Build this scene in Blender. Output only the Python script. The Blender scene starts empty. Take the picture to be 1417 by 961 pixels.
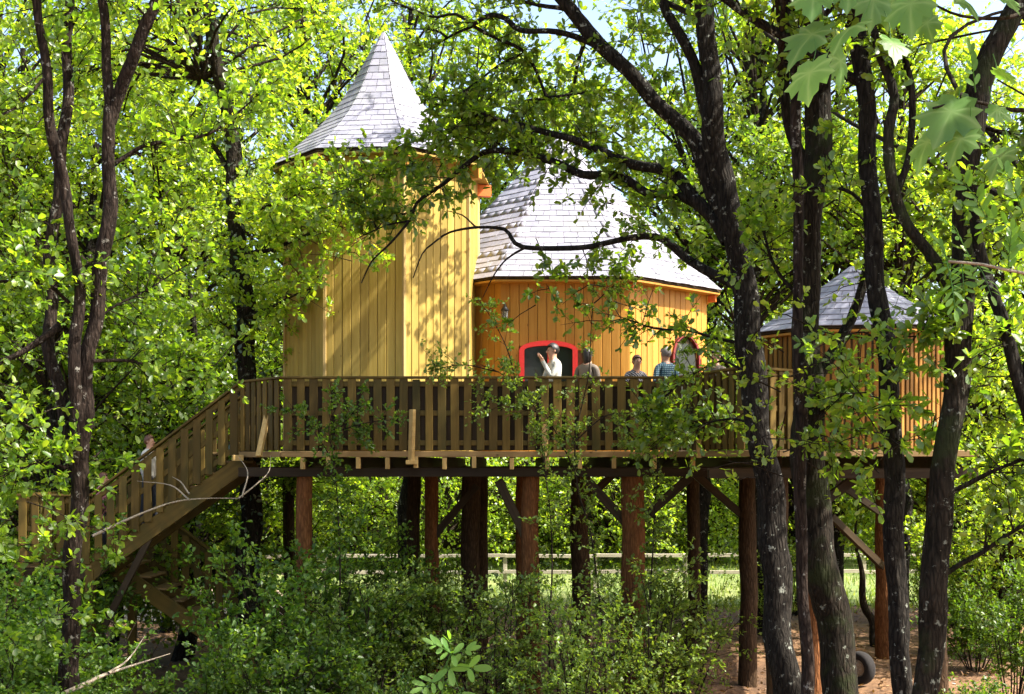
import bpy, bmesh, math
import numpy as np
from mathutils import Vector, Matrix

scene = bpy.context.scene
COL = scene.collection
R = math.radians

# ------------------------------------------------------------------ camera, sky, sun, exposure
F, CZ, HOR, PW, PH = 1728.0, 3.8, 640.0, 1417.0, 961.0
cam_d = bpy.data.cameras.new("camera")
cam_d.sensor_fit = 'HORIZONTAL'
cam_d.sensor_width = 36.0
cam_d.lens = F / PW * 36.0
cam_d.shift_y = (HOR - PH / 2) / PW
cam_d.clip_start, cam_d.clip_end = 0.1, 2000
cam = bpy.data.objects.new("camera", cam_d)
cam.location = (0, 0, CZ)
cam.rotation_euler = (R(90), 0, 0)
COL.objects.link(cam)
scene.camera = cam

SUN_EL, SUN_AZ = 51.0, 104.0           # azimuth clockwise from +Y
TOSUN = Vector((math.sin(R(SUN_AZ)) * math.cos(R(SUN_EL)), math.cos(R(SUN_AZ)) * math.cos(R(SUN_EL)), math.sin(R(SUN_EL))))
world = bpy.data.worlds.new("World")
scene.world = world
world.use_nodes = True
wn = world.node_tree
bg = wn.nodes["Background"]
sky = wn.nodes.new("ShaderNodeTexSky")
sky.sky_type = 'NISHITA'
sky.sun_disc = False
sky.sun_elevation = R(SUN_EL)
sky.sun_rotation = R(SUN_AZ)
sky.air_density, sky.dust_density, sky.ozone_density = 1.0, 4.0, 0.6
wn.links.new(sky.outputs[0], bg.inputs[0])
bg.inputs[1].default_value = 0.15
sun_d = bpy.data.lights.new("sun", 'SUN')
sun_d.energy = 5.0
sun_d.angle = R(0.53)
sun_d.color = (1.0, 0.95, 0.86)
sun = bpy.data.objects.new("sun", sun_d)
sun.rotation_euler = TOSUN.to_track_quat('Z', 'Y').to_euler()
sun.location = (20, 0, 40)
COL.objects.link(sun)

scene.view_settings.view_transform = 'Standard'
scene.view_settings.look = 'None'
scene.view_settings.gamma = 1.0
scene.view_settings.use_curve_mapping = False
scene.view_settings.exposure = 1.65
scene.render.engine = 'CYCLES'
scene.cycles.max_bounces = 6
scene.cycles.diffuse_bounces = 4
scene.cycles.glossy_bounces = 2
scene.cycles.transmission_bounces = 4
scene.cycles.transparent_max_bounces = 8
scene.cycles.use_denoising = True
scene.cycles.sample_clamp_indirect = 6.0


def PX(px, py, Y):
    """photo pixel at depth Y -> world point"""
    return np.array([(px - PW / 2) / F * Y, Y, CZ + (HOR - py) / F * Y])


# ------------------------------------------------------------------ mesh helpers
def rs(seed):
    return np.random.default_rng(seed)


def nrm(a):
    return a / np.maximum(np.linalg.norm(a, axis=-1, keepdims=True), 1e-9)


def mesh_np(name, V, Fc, mat, smooth=False, rnd=None):
    V = np.asarray(V, dtype=np.float32)
    Fc = np.asarray(Fc, dtype=np.int32)
    me = bpy.data.meshes.new(name)
    n, k = Fc.shape
    me.vertices.add(len(V)); me.vertices.foreach_set("co", V.ravel())
    me.loops.add(n * k); me.loops.foreach_set("vertex_index", Fc.ravel())
    me.polygons.add(n); me.polygons.foreach_set("loop_start", np.arange(n, dtype=np.int32) * k)
    if smooth:
        me.polygons.foreach_set("use_smooth", np.ones(n, dtype=bool))
    if rnd is not None:
        a = me.attributes.new("rnd", 'FLOAT', 'POINT')
        a.data.foreach_set("value", np.asarray(rnd, dtype=np.float32))
    me.update(calc_edges=True)
    me.validate()
    me.materials.append(mat)
    return me


def ob(name, me, parent=None, loc=(0, 0, 0), rot=(0, 0, 0), label=None, cat=None, group=None, kind=None):
    o = bpy.data.objects.new(name, me)
    COL.objects.link(o)
    o.location = loc
    o.rotation_euler = rot
    if parent is not None:
        o.parent = parent
    if label: o["label"] = label
    if cat: o["category"] = cat
    if group: o["group"] = group
    if kind: o["kind"] = kind
    return o


def thing(name, label, cat, loc=(0, 0, 0), rotz=0.0, group=None):
    return ob(name, None, None, loc, (0, 0, rotz), label, cat, group)


def copy_tree(o, parent=None):
    c = o.copy(); COL.objects.link(c); c.parent = parent
    for ch in o.children:
        copy_tree(ch, c)
    return c


_box = {}


def chambox(dx, dy, dz, mat, b=0.005):
    key = (round(dx, 3), round(dy, 3), round(dz, 3), mat.name, b)
    if key in _box:
        return _box[key]
    bm = bmesh.new()
    bmesh.ops.create_cube(bm, size=1.0)
    for v in bm.verts:
        v.co = Vector((v.co.x * dx, v.co.y * dy, v.co.z * dz))
    bmesh.ops.bevel(bm, geom=list(bm.edges), offset=min(b, 0.3 * min(dx, dy, dz)), segments=1, affect='EDGES', profile=0.5)
    me = bpy.data.meshes.new("piece")
    bm.to_mesh(me); bm.free()
    me.materials.append(mat)
    _box[key] = me
    return me


def box(name, parent, mat, c, d, rot=(0, 0, 0), b=0.005, **kw):
    return ob(name, chambox(d[0], d[1], d[2], mat, b), parent, c, rot, **kw)


def beam(name, parent, mat, a, b_, w, h, **kw):
    """box from point a to point b_, section w (sideways) x h (up)"""
    a, b_ = Vector(a), Vector(b_)
    d = b_ - a
    q = d.to_track_quat('X', 'Z')
    return ob(name, chambox(d.length, w, h, mat), parent, (a + b_) / 2, q.to_euler(), **kw)


def catmull(P, step):
    P = np.asarray(P, float)
    P = np.vstack([2 * P[0] - P[1], P, 2 * P[-1] - P[-2]])
    out = []; ts = []
    n = len(P) - 3
    for i in range(n):
        p0, p1, p2, p3 = P[i:i + 4]
        m = max(1, int(np.ceil(np.linalg.norm(p2 - p1) / step)))
        for j in range(m):
            t = j / m
            out.append(0.5 * ((2 * p1) + (-p0 + p2) * t + (2 * p0 - 5 * p1 + 4 * p2 - p3) * t * t + (-p0 + 3 * p1 - 3 * p2 + p3) * t ** 3))
            ts.append((i + t) / n)
    out.append(P[-2]); ts.append(1.0)
    return np.array(out), np.array(ts)


def tube(P, r0, r1, sides=10, step=0.25, rough=0.10, seed=0, flare=0.0, wob=0.0):
    """tapered, slightly lumpy tube along the points -> V, F, centre line"""
    g = rs(seed)
    C, t = catmull(P, step)
    L = np.concatenate([[0], np.cumsum(np.linalg.norm(np.diff(C, axis=0), axis=1))])
    s = L / max(L[-1], 1e-6)
    r = r0 + (r1 - r0) * s
    if flare:
        r = r * (1 + flare * np.exp(-L / 0.35))
    if wob:
        ph = g.uniform(0, 6.28, 6)
        off = np.stack([np.sin(L * 2.1 + ph[0]) + .6 * np.sin(L * 5.3 + ph[1]), np.sin(L * 1.7 + ph[2]) + .6 * np.sin(L * 4.7 + ph[3]), np.zeros_like(L)], 1)
        C = C + off * (wob * r)[:, None] * np.minimum(1, s * 6)[:, None]
    T = nrm(np.gradient(C, axis=0))
    up = np.array([0.13, 1.0, 0.07]); up = up / np.linalg.norm(up)
    A = nrm(np.cross(T, up)); B = np.cross(T, A)
    th = np.arange(sides) / sides * 2 * np.pi
    n = len(C)
    rr = np.ones((n, sides))
    for k in range(2, 6):
        ph = g.uniform(0, 6.28); fr = g.uniform(0.7, 3.0)
        rr += rough / k * 1.6 * np.sin(k * th[None, :] + ph + fr * L[:, None])
    rr += g.normal(0, rough * 0.35, rr.shape)
    V = C[:, None, :] + (np.cos(th)[None, :, None] * A[:, None, :] + np.sin(th)[None, :, None] * B[:, None, :]) * (r[:, None] * rr)[:, :, None]
    V = V.reshape(-1, 3)
    i = np.arange(n - 1)[:, None] * sides
    j = np.arange(sides)[None, :]
    j2 = (j + 1) % sides
    Fc = np.stack([i + j, i + j2, i + sides + j2, i + sides + j], -1).reshape(-1, 4)
    return V, Fc, C


def join(parts):
    Vs, Fs, o = [], [], 0
    for V, Fc in parts:
        Vs.append(V); Fs.append(Fc + o); o += len(V)
    return np.vstack(Vs), np.vstack(Fs)


def segs(A, B, ra, rb):
    """many three-sided twigs at once"""
    T = nrm(B - A)
    up = np.tile(np.array([0.3, 0.9, 0.2]), (len(A), 1))
    X = nrm(np.cross(T, up)); Y = np.cross(T, X)
    V = []
    for P, r in ((A, ra), (B, rb)):
        for k in range(3):
            a = k * 2.0944
            V.append(P + (X * math.cos(a) + Y * math.sin(a)) * np.reshape(r, (-1, 1)))
    V = np.stack(V, 1).reshape(-1, 3)
    b = np.arange(len(A))[:, None, None] * 6
    q = np.array([[0, 1, 4, 3], [1, 2, 5, 4], [2, 0, 3, 5]])[None]
    return V, (b + q).reshape(-1, 4)


KITE = (np.array([(0, 0, 0), (.5, .31, .07), (1, 0, -.03), (.5, -.31, .07)]), np.array([(0, 2, 1), (0, 3, 2)]))
OVAL = (np.array([(0, 0, 0), (.33, .22, .05), (.78, .27, .03), (1, 0, -.08), (.78, -.27, .03), (.33, -.22, .05)]), np.array([(0, 3, 2, 1), (0, 5, 4, 3)]))


class Leaves:
    """collects twigs and leaves of one plant"""
    def __init__(self, seed):
        self.g = rs(seed); self.P = []; self.D = []; self.N = []; self.S = []; self.seg = []

    def spray(self, st, di, ln, nsub=5, nleaf=6, ls=0.09, droop=0.12, upn=0.7, tw=0.006, spread=0.85):
        g = self.g
        st = np.atleast_2d(st); di = nrm(np.atleast_2d(di)); ln = np.broadcast_to(ln, (len(st),)).reshape(-1, 1)
        n = len(st)
        bend = g.normal(0, .16, (n, 3)) * ln
        mid = st + di * ln * .5 + bend * .5
        end = st + di * ln + bend + np.array([0, 0, -1]) * droop * ln
        self.seg.append((st, mid, np.full(n, tw * 1.4), np.full(n, tw)))
        self.seg.append((mid, end, np.full(n, tw), np.full(n, tw * .4)))
        k = np.repeat(np.arange(n), nsub)
        t = g.uniform(.2, 1, (len(k), 1))
        base = np.where(t < .5, st[k] + (mid - st)[k] * t * 2, mid[k] + (end - mid)[k] * (t * 2 - 1))
        sd = nrm(di[k] * .75 + g.normal(0, spread * .6, (len(k), 3)) + np.array([0, 0, -.05]))
        sl = ln[k] * g.uniform(.2, .5, (len(k), 1))
        self.seg.append((base, base + sd * sl, np.full(len(k), tw * .55), np.full(len(k), tw * .25)))
        m = np.repeat(np.arange(len(k)), nleaf)
        t = g.uniform(.15, 1.05, (len(m), 1))
        self.P.append(base[m] + sd[m] * sl[m] * t)
        self.D.append(nrm(sd[m] * .6 + g.normal(0, .55, (len(m), 3))))
        self.N.append(nrm(g.normal(0, .55, (len(m), 3)) + np.array([0, 0, upn])))
        self.S.append(ls * g.uniform(.55, 1.25, len(m)))

    def along(self, line, t0, t1, n, ln, outward=1.0, up=0.15, flat=1.0, **kw):
        """twigs springing from a limb's centre line"""
        g = self.g
        L = len(line) - 1
        t = g.uniform(t0, t1, n) * L
        i = np.clip(t.astype(int), 0, L - 1)
        f = (t - i)[:, None]
        st = line[i] * (1 - f) + line[i + 1] * f
        tg = nrm(line[i + 1] - line[i])
        di = nrm(tg * .5 + g.normal(0, .6, (n, 3)) * np.array([1, 1, flat]) * outward + np.array([0, 0, up]))
        self.spray(st, di, g.uniform(.5, 1.15, n) * ln, **kw)

    def clumps(self, cen, rad, ncl, axis, ntw=9, nsub=4, nleaf=5, ls=.13, tl=.75, wood=None, shell=.45, flat=.55, br=.035):
        """a crown: leaf clumps spread through an ellipsoid, each on its own bough from the axis"""
        g = self.g
        d = nrm(g.normal(0, 1, (ncl, 3)))
        q = (shell ** 3 + (1 - shell ** 3) * g.uniform(0, 1, (ncl, 1))) ** (1 / 3)
        C = np.array(cen) + d * q * np.array(rad)
        for c in C:
            if wood is not None:
                h = math.hypot(c[0] - axis[0], c[1] - axis[1])
                z0 = max(axis[2], c[2] - .55 * h - .5)
                z0 = min(z0, axis[3] - g.uniform(0, .35) * (axis[3] - axis[2]))
                a = np.array([axis[0], axis[1], z0])
                m = (a + c) / 2 + g.normal(0, .12, 3) * np.array([1, 1, .5]) * h + np.array([0, 0, .12 * h])
                V, Fc, _ = tube([a, m, c], br, .012, sides=5, step=.7, rough=.05, seed=int(g.integers(1e6)))
                wood.append((V, Fc))
            k = ntw
            o = nrm(g.normal(0, 1, (k, 3)) * np.array([1, 1, flat]) + .5 * nrm(c - np.array(cen)) + np.array([0, 0, .1]))
            self.spray(np.tile(c, (k, 1)) + g.normal(0, .12, (k, 3)), o, g.uniform(.55, 1.15, k) * tl, nsub=nsub, nleaf=nleaf, ls=ls, tw=.007)

    def cull(self, test):
        """drop leaves for which test(P) is true"""
        for i in range(len(self.P)):
            m = ~test(self.P[i])
            self.P[i], self.D[i], self.N[i], self.S[i] = self.P[i][m], self.D[i][m], self.N[i][m], self.S[i][m]

    def leaf_mesh(self, name, mat, tmpl=KITE, org=(0, 0, 0)):
        P = np.vstack(self.P) - np.array(org); D = np.vstack(self.D); N = np.vstack(self.N); S = np.concatenate(self.S)
        B = nrm(np.cross(N, D)); N = np.cross(D, B)
        T, Fq = tmpl
        V = P[:, None, :] + S[:, None, None] * (T[None, :, 0:1] * D[:, None, :] + T[None, :, 1:2] * B[:, None, :] + T[None, :, 2:3] * N[:, None, :])
        k = len(T)
        Fc = (np.arange(len(P))[:, None, None] * k + Fq[None]).reshape(-1, Fq.shape[1])
        return mesh_np(name, V.reshape(-1, 3), Fc, mat, rnd=np.repeat(self.g.uniform(0, 1, len(P)), k))

    def twig_mesh(self, name, mat, org=(0, 0, 0), extra=()):
        A = np.vstack([s[0] for s in self.seg]) - np.array(org); B = np.vstack([s[1] for s in self.seg]) - np.array(org)
        ra = np.concatenate([s[2] for s in self.seg]); rb = np.concatenate([s[3] for s in self.seg])
        V, Fc = segs(A, B, ra, rb)
        if extra:
            V, Fc = join([(V, Fc)] + [(v - np.array(org), f) for v, f in extra])
        return mesh_np(name, V, Fc, mat, smooth=True)


# ------------------------------------------------------------------ materials
def new_mat(name):
    m = bpy.data.materials.new(name)
    m.use_nodes = True
    nt = m.node_tree
    b = nt.nodes["Principled BSDF"]
    return m, nt, b


def nd(nt, t, **kw):
    n = nt.nodes.new(t)
    for k, v in kw.items():
        setattr(n, k, v)
    return n


def ramp(nt, stops):
    n = nt.nodes.new("ShaderNodeValToRGB")
    e = n.color_ramp.elements
    while len(e) < len(stops):
        e.new(0.5)
    for el, (p, c) in zip(e, stops):
        el.position = p
        el.color = (*c, 1) if len(c) == 3 else c
    return n


def noise(nt, vec, scale, detail=4, rough=.55, dist=0.0):
    n = nt.nodes.new("ShaderNodeTexNoise")
    n.inputs["Scale"].default_value = scale
    n.inputs["Detail"].default_value = detail
    n.inputs["Roughness"].default_value = rough
    n.inputs["Distortion"].default_value = dist
    if vec is not None:
        nt.links.new(vec, n.inputs["Vector"])
    return n


def mapping(nt, vec, sc):
    n = nt.nodes.new("ShaderNodeMapping")
    n.inputs["Scale"].default_value = sc
    nt.links.new(vec, n.inputs["Vector"])
    return n.outputs[0]


def mixc(nt, fac, a, b, mode='MIX'):
    n = nt.nodes.new("ShaderNodeMix")
    n.data_type = 'RGBA'
    n.blend_type = mode
    for s, v in ((n.inputs[0], fac), (n.inputs[6], a), (n.inputs[7], b)):
        if isinstance(v, bpy.types.NodeSocket):
            nt.links.new(v, s)
        elif isinstance(v, (int, float)):
            s.default_value = v
        else:
            s.default_value = (*v, 1)
    return n.outputs[2]


def bump(nt, b, h, strength, dist=0.02):
    n = nt.nodes.new("ShaderNodeBump")
    n.inputs["Strength"].default_value = strength
    n.inputs["Distance"].default_value = dist
    nt.links.new(h, n.inputs["Height"])
    nt.links.new(n.outputs[0], b.inputs["Normal"])


def wood_mat(name, c0, c1, grain=(16, 16, 1.1), rough=.62, var=.35, axis='Z', knots=True, stain=None):
    """boards: stretched grain, knots, and every board a little different"""
    m, nt, b = new_mat(name)
    tc = nd(nt, "ShaderNodeTexCoord")
    oi = nd(nt, "ShaderNodeObjectInfo")
    off = nd(nt, "ShaderNodeVectorMath", operation='SCALE')
    off.inputs[0].default_value = (37.0, 19.0, 53.0)
    nt.links.new(oi.outputs["Random"], off.inputs["Scale"])
    add = nd(nt, "ShaderNodeVectorMath", operation='ADD')
    nt.links.new(tc.outputs["Object"], add.inputs[0]); nt.links.new(off.outputs[0], add.inputs[1])
    if axis == 'X':
        grain = (grain[2], grain[0], grain[1])
    g = noise(nt, mapping(nt, add.outputs[0], grain), 1.0, 5, .6, .6)
    r = ramp(nt, [(.3, c0), (.72, c1)])
    nt.links.new(g.outputs[0], r.inputs[0])
    col = r.outputs[0]
    if knots:
        v = nd(nt, "ShaderNodeTexVoronoi"); v.inputs["Scale"].default_value = 1.0
        nt.links.new(mapping(nt, add.outputs[0], (5.5, 5.5, 2.6) if axis == 'Z' else (2.6, 5.5, 5.5)), v.inputs["Vector"])
        kr = ramp(nt, [(.03, (1, 1, 1)), (.09, (0, 0, 0))])
        nt.links.new(v.outputs["Distance"], kr.inputs[0])
        col = mixc(nt, kr.outputs[0], col, tuple(x * .35 for x in c0))
    if stain:
        s = noise(nt, mapping(nt, add.outputs[0], (2.5, 2.5, .8)), 1.0, 3, .6)
        sr = ramp(nt, [(.45, (0, 0, 0)), (.72, (1, 1, 1))])
        nt.links.new(s.outputs[0], sr.inputs[0])
        col = mixc(nt, sr.outputs[0], col, stain)
    hs = nd(nt, "ShaderNodeHueSaturation")
    mr = nd(nt, "ShaderNodeMapRange")
    mr.inputs[3].default_value = 1 - var; mr.inputs[4].default_value = 1 + var * .7
    nt.links.new(oi.outputs["Random"], mr.inputs[0])
    nt.links.new(mr.outputs[0], hs.inputs["Value"]); nt.links.new(col, hs.inputs["Color"])
    nt.links.new(hs.outputs[0], b.inputs["Base Color"])
    b.inputs["Roughness"].default_value = rough
    b.inputs["Specular IOR Level"].default_value = .2
    bump(nt, b, g.outputs[0], .25, .01)
    return m


def bark_mat(name, dark, light, lichen=(.38, .40, .33), lic=.60, moss=None):
    m, nt, b = new_mat(name)
    tc = nd(nt, "ShaderNodeTexCoord")
    oi = nd(nt, "ShaderNodeObjectInfo")
    v0 = tc.outputs["Object"]
    g = noise(nt, mapping(nt, v0, (15, 15, 3.0)), 1.0, 6, .65, 1.0)
    vo = nd(nt, "ShaderNodeTexVoronoi"); vo.feature = 'DISTANCE_TO_EDGE'; vo.inputs["Scale"].default_value = 1.0
    wv = nd(nt, "ShaderNodeVectorMath", operation='ADD')
    nt.links.new(mapping(nt, v0, (26, 26, 6)), wv.inputs[0])
    nt.links.new(noise(nt, mapping(nt, v0, (6, 6, 4)), 1.0, 3).outputs[1], wv.inputs[1])
    nt.links.new(wv.outputs[0], vo.inputs["Vector"])
    mul = nd(nt, "ShaderNodeMath", operation='MULTIPLY_ADD')
    nt.links.new(vo.outputs["Distance"], mul.inputs[0]); mul.inputs[1].default_value = .9; nt.links.new(g.outputs[0], mul.inputs[2])
    r = ramp(nt, [(.42, dark), (.95, light)])
    nt.links.new(mul.outputs[0], r.inputs[0])
    ln = noise(nt, v0, 10, 6, .70)
    lr = ramp(nt, [(lic, (0, 0, 0)), (lic + .04, (1, 1, 1))])
    nt.links.new(ln.outputs[0], lr.inputs[0])
    col = mixc(nt, lr.outputs[0], r.outputs[0], lichen)
    if moss:
        mn = noise(nt, v0, 2.2, 4, .6)
        mr = ramp(nt, [(.52, (0, 0, 0)), (.64, (1, 1, 1))])
        nt.links.new(mn.outputs[0], mr.inputs[0])
        col = mixc(nt, mr.outputs[0], col, moss)
    nt.links.new(col, b.inputs["Base Color"])
    b.inputs["Roughness"].default_value = .9
    b.inputs["Specular IOR Level"].default_value = .1
    bump(nt, b, mul.outputs[0], .8, .04)
    return m


def leaf_mat(name, c0, c1, c2, trans=1.0, tf=.58, gloss=.05, rough=.42):
    """thin leaves: reflect on one side, let light through to the other"""
    m = bpy.data.materials.new(name); m.use_nodes = True
    nt = m.node_tree
    nt.nodes.remove(nt.nodes["Principled BSDF"])
    out = nt.nodes["Material Output"]
    at = nd(nt, "ShaderNodeAttribute"); at.attribute_name = "rnd"
    oi = nd(nt, "ShaderNodeObjectInfo")
    r = ramp(nt, [(0.0, c0), (.55, c1), (1.0, c2)])
    nt.links.new(at.outputs["Fac"], r.inputs[0])
    hs = nd(nt, "ShaderNodeHueSaturation")
    mr = nd(nt, "ShaderNodeMapRange"); mr.inputs[3].default_value = .80; mr.inputs[4].default_value = 1.2
    nt.links.new(oi.outputs["Random"], mr.inputs[0]); nt.links.new(mr.outputs[0], hs.inputs["Value"])
    nt.links.new(r.outputs[0], hs.inputs["Color"])
    dif = nd(nt, "ShaderNodeBsdfDiffuse"); nt.links.new(hs.outputs[0], dif.inputs[0])
    tr = nd(nt, "ShaderNodeBsdfTranslucent")
    tcol = mixc(nt, 1.0, hs.outputs[0], (2.1 * trans, 2.0 * trans, .55 * trans), 'MULTIPLY')
    nt.links.new(tcol, tr.inputs[0])
    mx = nd(nt, "ShaderNodeMixShader"); mx.inputs[0].default_value = tf
    nt.links.new(dif.outputs[0], mx.inputs[1]); nt.links.new(tr.outputs[0], mx.inputs[2])
    gl = nd(nt, "ShaderNodeBsdfGlossy"); gl.inputs["Roughness"].default_value = rough
    m2 = nd(nt, "ShaderNodeMixShader"); m2.inputs[0].default_value = gloss
    nt.links.new(mx.outputs[0], m2.inputs[1]); nt.links.new(gl.outputs[0], m2.inputs[2])
    nt.links.new(m2.outputs[0], out.inputs[0])
    return m


def plain(name, c, rough=.6, nz=.25, scale=20, metal=0.0):
    m, nt, b = new_mat(name)
    tc = nd(nt, "ShaderNodeTexCoord")
    n = noise(nt, tc.outputs["Object"], scale, 4)
    r = ramp(nt, [(.3, tuple(x * (1 - nz) for x in c)), (.7, tuple(min(1, x * (1 + nz)) for x in c))])
    nt.links.new(n.outputs[0], r.inputs[0]); nt.links.new(r.outputs[0], b.inputs["Base Color"])
    b.inputs["Roughness"].default_value = rough
    b.inputs["Metallic"].default_value = metal
    return m


M = {}
M['pine'] = wood_mat("yellow_pine", (.31, .21, .040), (.42, .30, .075), var=.22, rough=.5)
M['larch'] = wood_mat("orange_pine", (.42, .185, .028), (.54, .275, .055), var=.18, rough=.5)
M['trim'] = wood_mat("pale_trim", (.40, .27, .09), (.50, .36, .15), var=.1)
M['slat'] = wood_mat('shaded_larch_slat', (.21, .095, .016), (.36, .18, .035), var=.4)  # larch darkened for the hut wall, dappled tree shade put into the colour
M['darkred'] = plain('dark_red_paint', (.16, .012, .012), .5, .1)
M['core'] = plain("wall_lining", (.10, .06, .025), .9)
M['picket'] = wood_mat("treated_wood", (.085, .052, .010), (.150, .097, .020), var=.42, stain=(.055, .047, .011))
M['inner'] = wood_mat('gap_shade_and_door_wood', (.022, .013, .005), (.045, .028, .010), var=.3)  # picket wood darkened with painted-in gap shade; the dark door panel shares it
M['picket_x'] = wood_mat("treated_wood_long", (.085, .052, .010), (.150, .097, .020), var=.3, axis='X', stain=(.055, .047, .011))
M['deck'] = wood_mat("deck_wood", (.17, .105, .042), (.26, .17, .07), var=.3, axis='X')
M['cutend'] = wood_mat("sawn_wood", (.38, .24, .08), (.52, .36, .14), var=.25)
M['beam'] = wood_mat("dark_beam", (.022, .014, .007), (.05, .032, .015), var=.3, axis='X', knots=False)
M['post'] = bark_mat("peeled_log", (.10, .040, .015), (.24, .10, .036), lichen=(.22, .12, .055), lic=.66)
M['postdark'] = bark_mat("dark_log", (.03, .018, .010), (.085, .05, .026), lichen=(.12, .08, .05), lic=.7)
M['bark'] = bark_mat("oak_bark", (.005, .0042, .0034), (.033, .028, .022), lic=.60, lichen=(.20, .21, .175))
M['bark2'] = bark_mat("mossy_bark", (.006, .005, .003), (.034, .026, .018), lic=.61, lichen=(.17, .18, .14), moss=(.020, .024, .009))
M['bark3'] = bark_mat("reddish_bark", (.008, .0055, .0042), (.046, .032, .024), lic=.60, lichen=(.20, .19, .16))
M['twig'] = bark_mat("twig_bark", (.012, .009, .006), (.05, .036, .024), lic=.75)
M['deadwood'] = bark_mat("bare_wood", (.30, .24, .17), (.50, .42, .32), lic=.8)
M['oak'] = leaf_mat("oak_leaf", (.070, .145, .015), (.125, .210, .022), (.200, .270, .030), trans=1.15)
M['oakbright'] = leaf_mat("young_leaf", (.125, .215, .022), (.195, .290, .032), (.295, .350, .045), trans=1.2)
M['shrubleaf'] = leaf_mat("shrub_leaf", (.045, .105, .013), (.085, .165, .020), (.150, .230, .030), tf=.5, gloss=.03)
M['haw'] = leaf_mat("hawthorn_leaf", (.080, .145, .024), (.140, .220, .036), (.230, .300, .070), tf=.5, gloss=.03)
M['ivy'] = leaf_mat("ivy_leaf", (.016, .045, .010), (.028, .075, .014), (.05, .11, .02), tf=.25, gloss=.1)
M['maple'] = leaf_mat("maple_leaf", (.085, .185, .04), (.125, .235, .065), (.19, .30, .11), tf=.45, gloss=.025)
M['robinia'] = leaf_mat("pinnate_leaf", (.09, .20, .04), (.13, .25, .05), (.18, .30, .05), tf=.45, gloss=.02)
M['grass'] = leaf_mat("grass_blade", (.09, .16, .03), (.15, .22, .045), (.24, .27, .075), tf=.4)
M['litter'] = leaf_mat("dead_leaf", (.11, .055, .025), (.20, .11, .05), (.30, .18, .09), tf=.15)
M['red'] = plain("red_paint", (.52, .02, .015), .4, .1)
M['orange'] = plain("orange_bracket", (.62, .14, .02), .5, .15)
M['dark'] = plain("dark_iron", (.018, .017, .016), .45, .3)
M['tyre'] = plain("old_rubber", (.009, .007, .006), .95, .4)

gm, nt, b = new_mat("window_glass")
b.inputs["Base Color"].default_value = (.02, .025, .022, 1); b.inputs["Roughness"].default_value = .06
b.inputs["Specular IOR Level"].default_value = .25
M['glass'] = gm
gm, nt, b = new_mat("lantern_glass")
b.inputs["Base Color"].default_value = (.75, .78, .75, 1); b.inputs["Roughness"].default_value = .15
b.inputs["Transmission Weight"].default_value = .8
M['lampglass'] = gm

sm, nt, b = new_mat("slate")
tc = nd(nt, "ShaderNodeTexCoord"); oi = nd(nt, "ShaderNodeObjectInfo"); ge = nd(nt, "ShaderNodeNewGeometry")
at = nd(nt, "ShaderNodeAttribute"); at.attribute_name = "rnd"
sadd = nd(nt, "ShaderNodeMath", operation='ADD'); sfr = nd(nt, "ShaderNodeMath", operation='FRACT')
nt.links.new(oi.outputs["Random"], sadd.inputs[0]); nt.links.new(at.outputs["Fac"], sadd.inputs[1]); nt.links.new(sadd.outputs[0], sfr.inputs[0])
r = ramp(nt, [(0, (.185, .185, .228)), (.5, (.23, .226, .275)), (1, (.28, .272, .32))])
nt.links.new(sfr.outputs[0], r.inputs[0])
n1 = noise(nt, tc.outputs["Object"], 9, 5)
col = mixc(nt, .35, r.outputs[0], n1.outputs[0], 'OVERLAY')
n2 = noise(nt, tc.outputs["Object"], 1.3, 4)
r2 = ramp(nt, [(.55, (0, 0, 0)), (.75, (.5, .5, .5))]); nt.links.new(n2.outputs[0], r2.inputs[0])
col = mixc(nt, r2.outputs[0], col, (.22, .225, .20))
nt.links.new(col, b.inputs["Base Color"]); b.inputs["Roughness"].default_value = .5
bump(nt, b, n1.outputs[0], .3, .01)
M['slate'] = sm

gm, nt, b = new_mat("forest_soil")
tc = nd(nt, "ShaderNodeTexCoord")
n1 = noise(nt, tc.outputs["Object"], .35, 5, .6); n2 = noise(nt, tc.outputs["Object"], 7, 8, .7); n3 = noise(nt, tc.outputs["Object"], 45, 4, .7)
r1 = ramp(nt, [(.3, (.085, .043, .020)), (.5, (.20, .105, .045)), (.7, (.30, .17, .08))]); nt.links.new(n1.outputs[0], r1.inputs[0])
r2 = ramp(nt, [(.35, (.35, .3, .25)), (.65, (1, 1, 1))]); nt.links.new(n2.outputs[0], r2.inputs[0])
col = mixc(nt, .8, r1.outputs[0], r2.outputs[0], 'MULTIPLY')
col = mixc(nt, .3, col, n3.outputs[0], 'OVERLAY')
nt.links.new(col, b.inputs["Base Color"]); b.inputs["Roughness"].default_value = .95
bump(nt, b, n2.outputs[0], .9, .06)
M['soil'] = gm
gm, nt, b = new_mat("meadow_turf")
tc = nd(nt, "ShaderNodeTexCoord")
n1 = noise(nt, tc.outputs["Object"], .4, 5); n2 = noise(nt, tc.outputs["Object"], 12, 6, .7)
r1 = ramp(nt, [(.35, (.10, .16, .03)), (.65, (.21, .24, .07))]); nt.links.new(n1.outputs[0], r1.inputs[0])
col = mixc(nt, .6, r1.outputs[0], n2.outputs[0], 'OVERLAY')
nt.links.new(col, b.inputs["Base Color"]); b.inputs["Roughness"].default_value = .95
bump(nt, b, n2.outputs[0], 1.0, .08)
M['turf'] = gm
M['sand'] = plain("sandy_earth", (.50, .37, .25), .95, .25, 6)
M['fencewood'] = wood_mat("grey_fence", (.40, .35, .27), (.55, .49, .38), var=.15, axis='X', knots=False)

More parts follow.
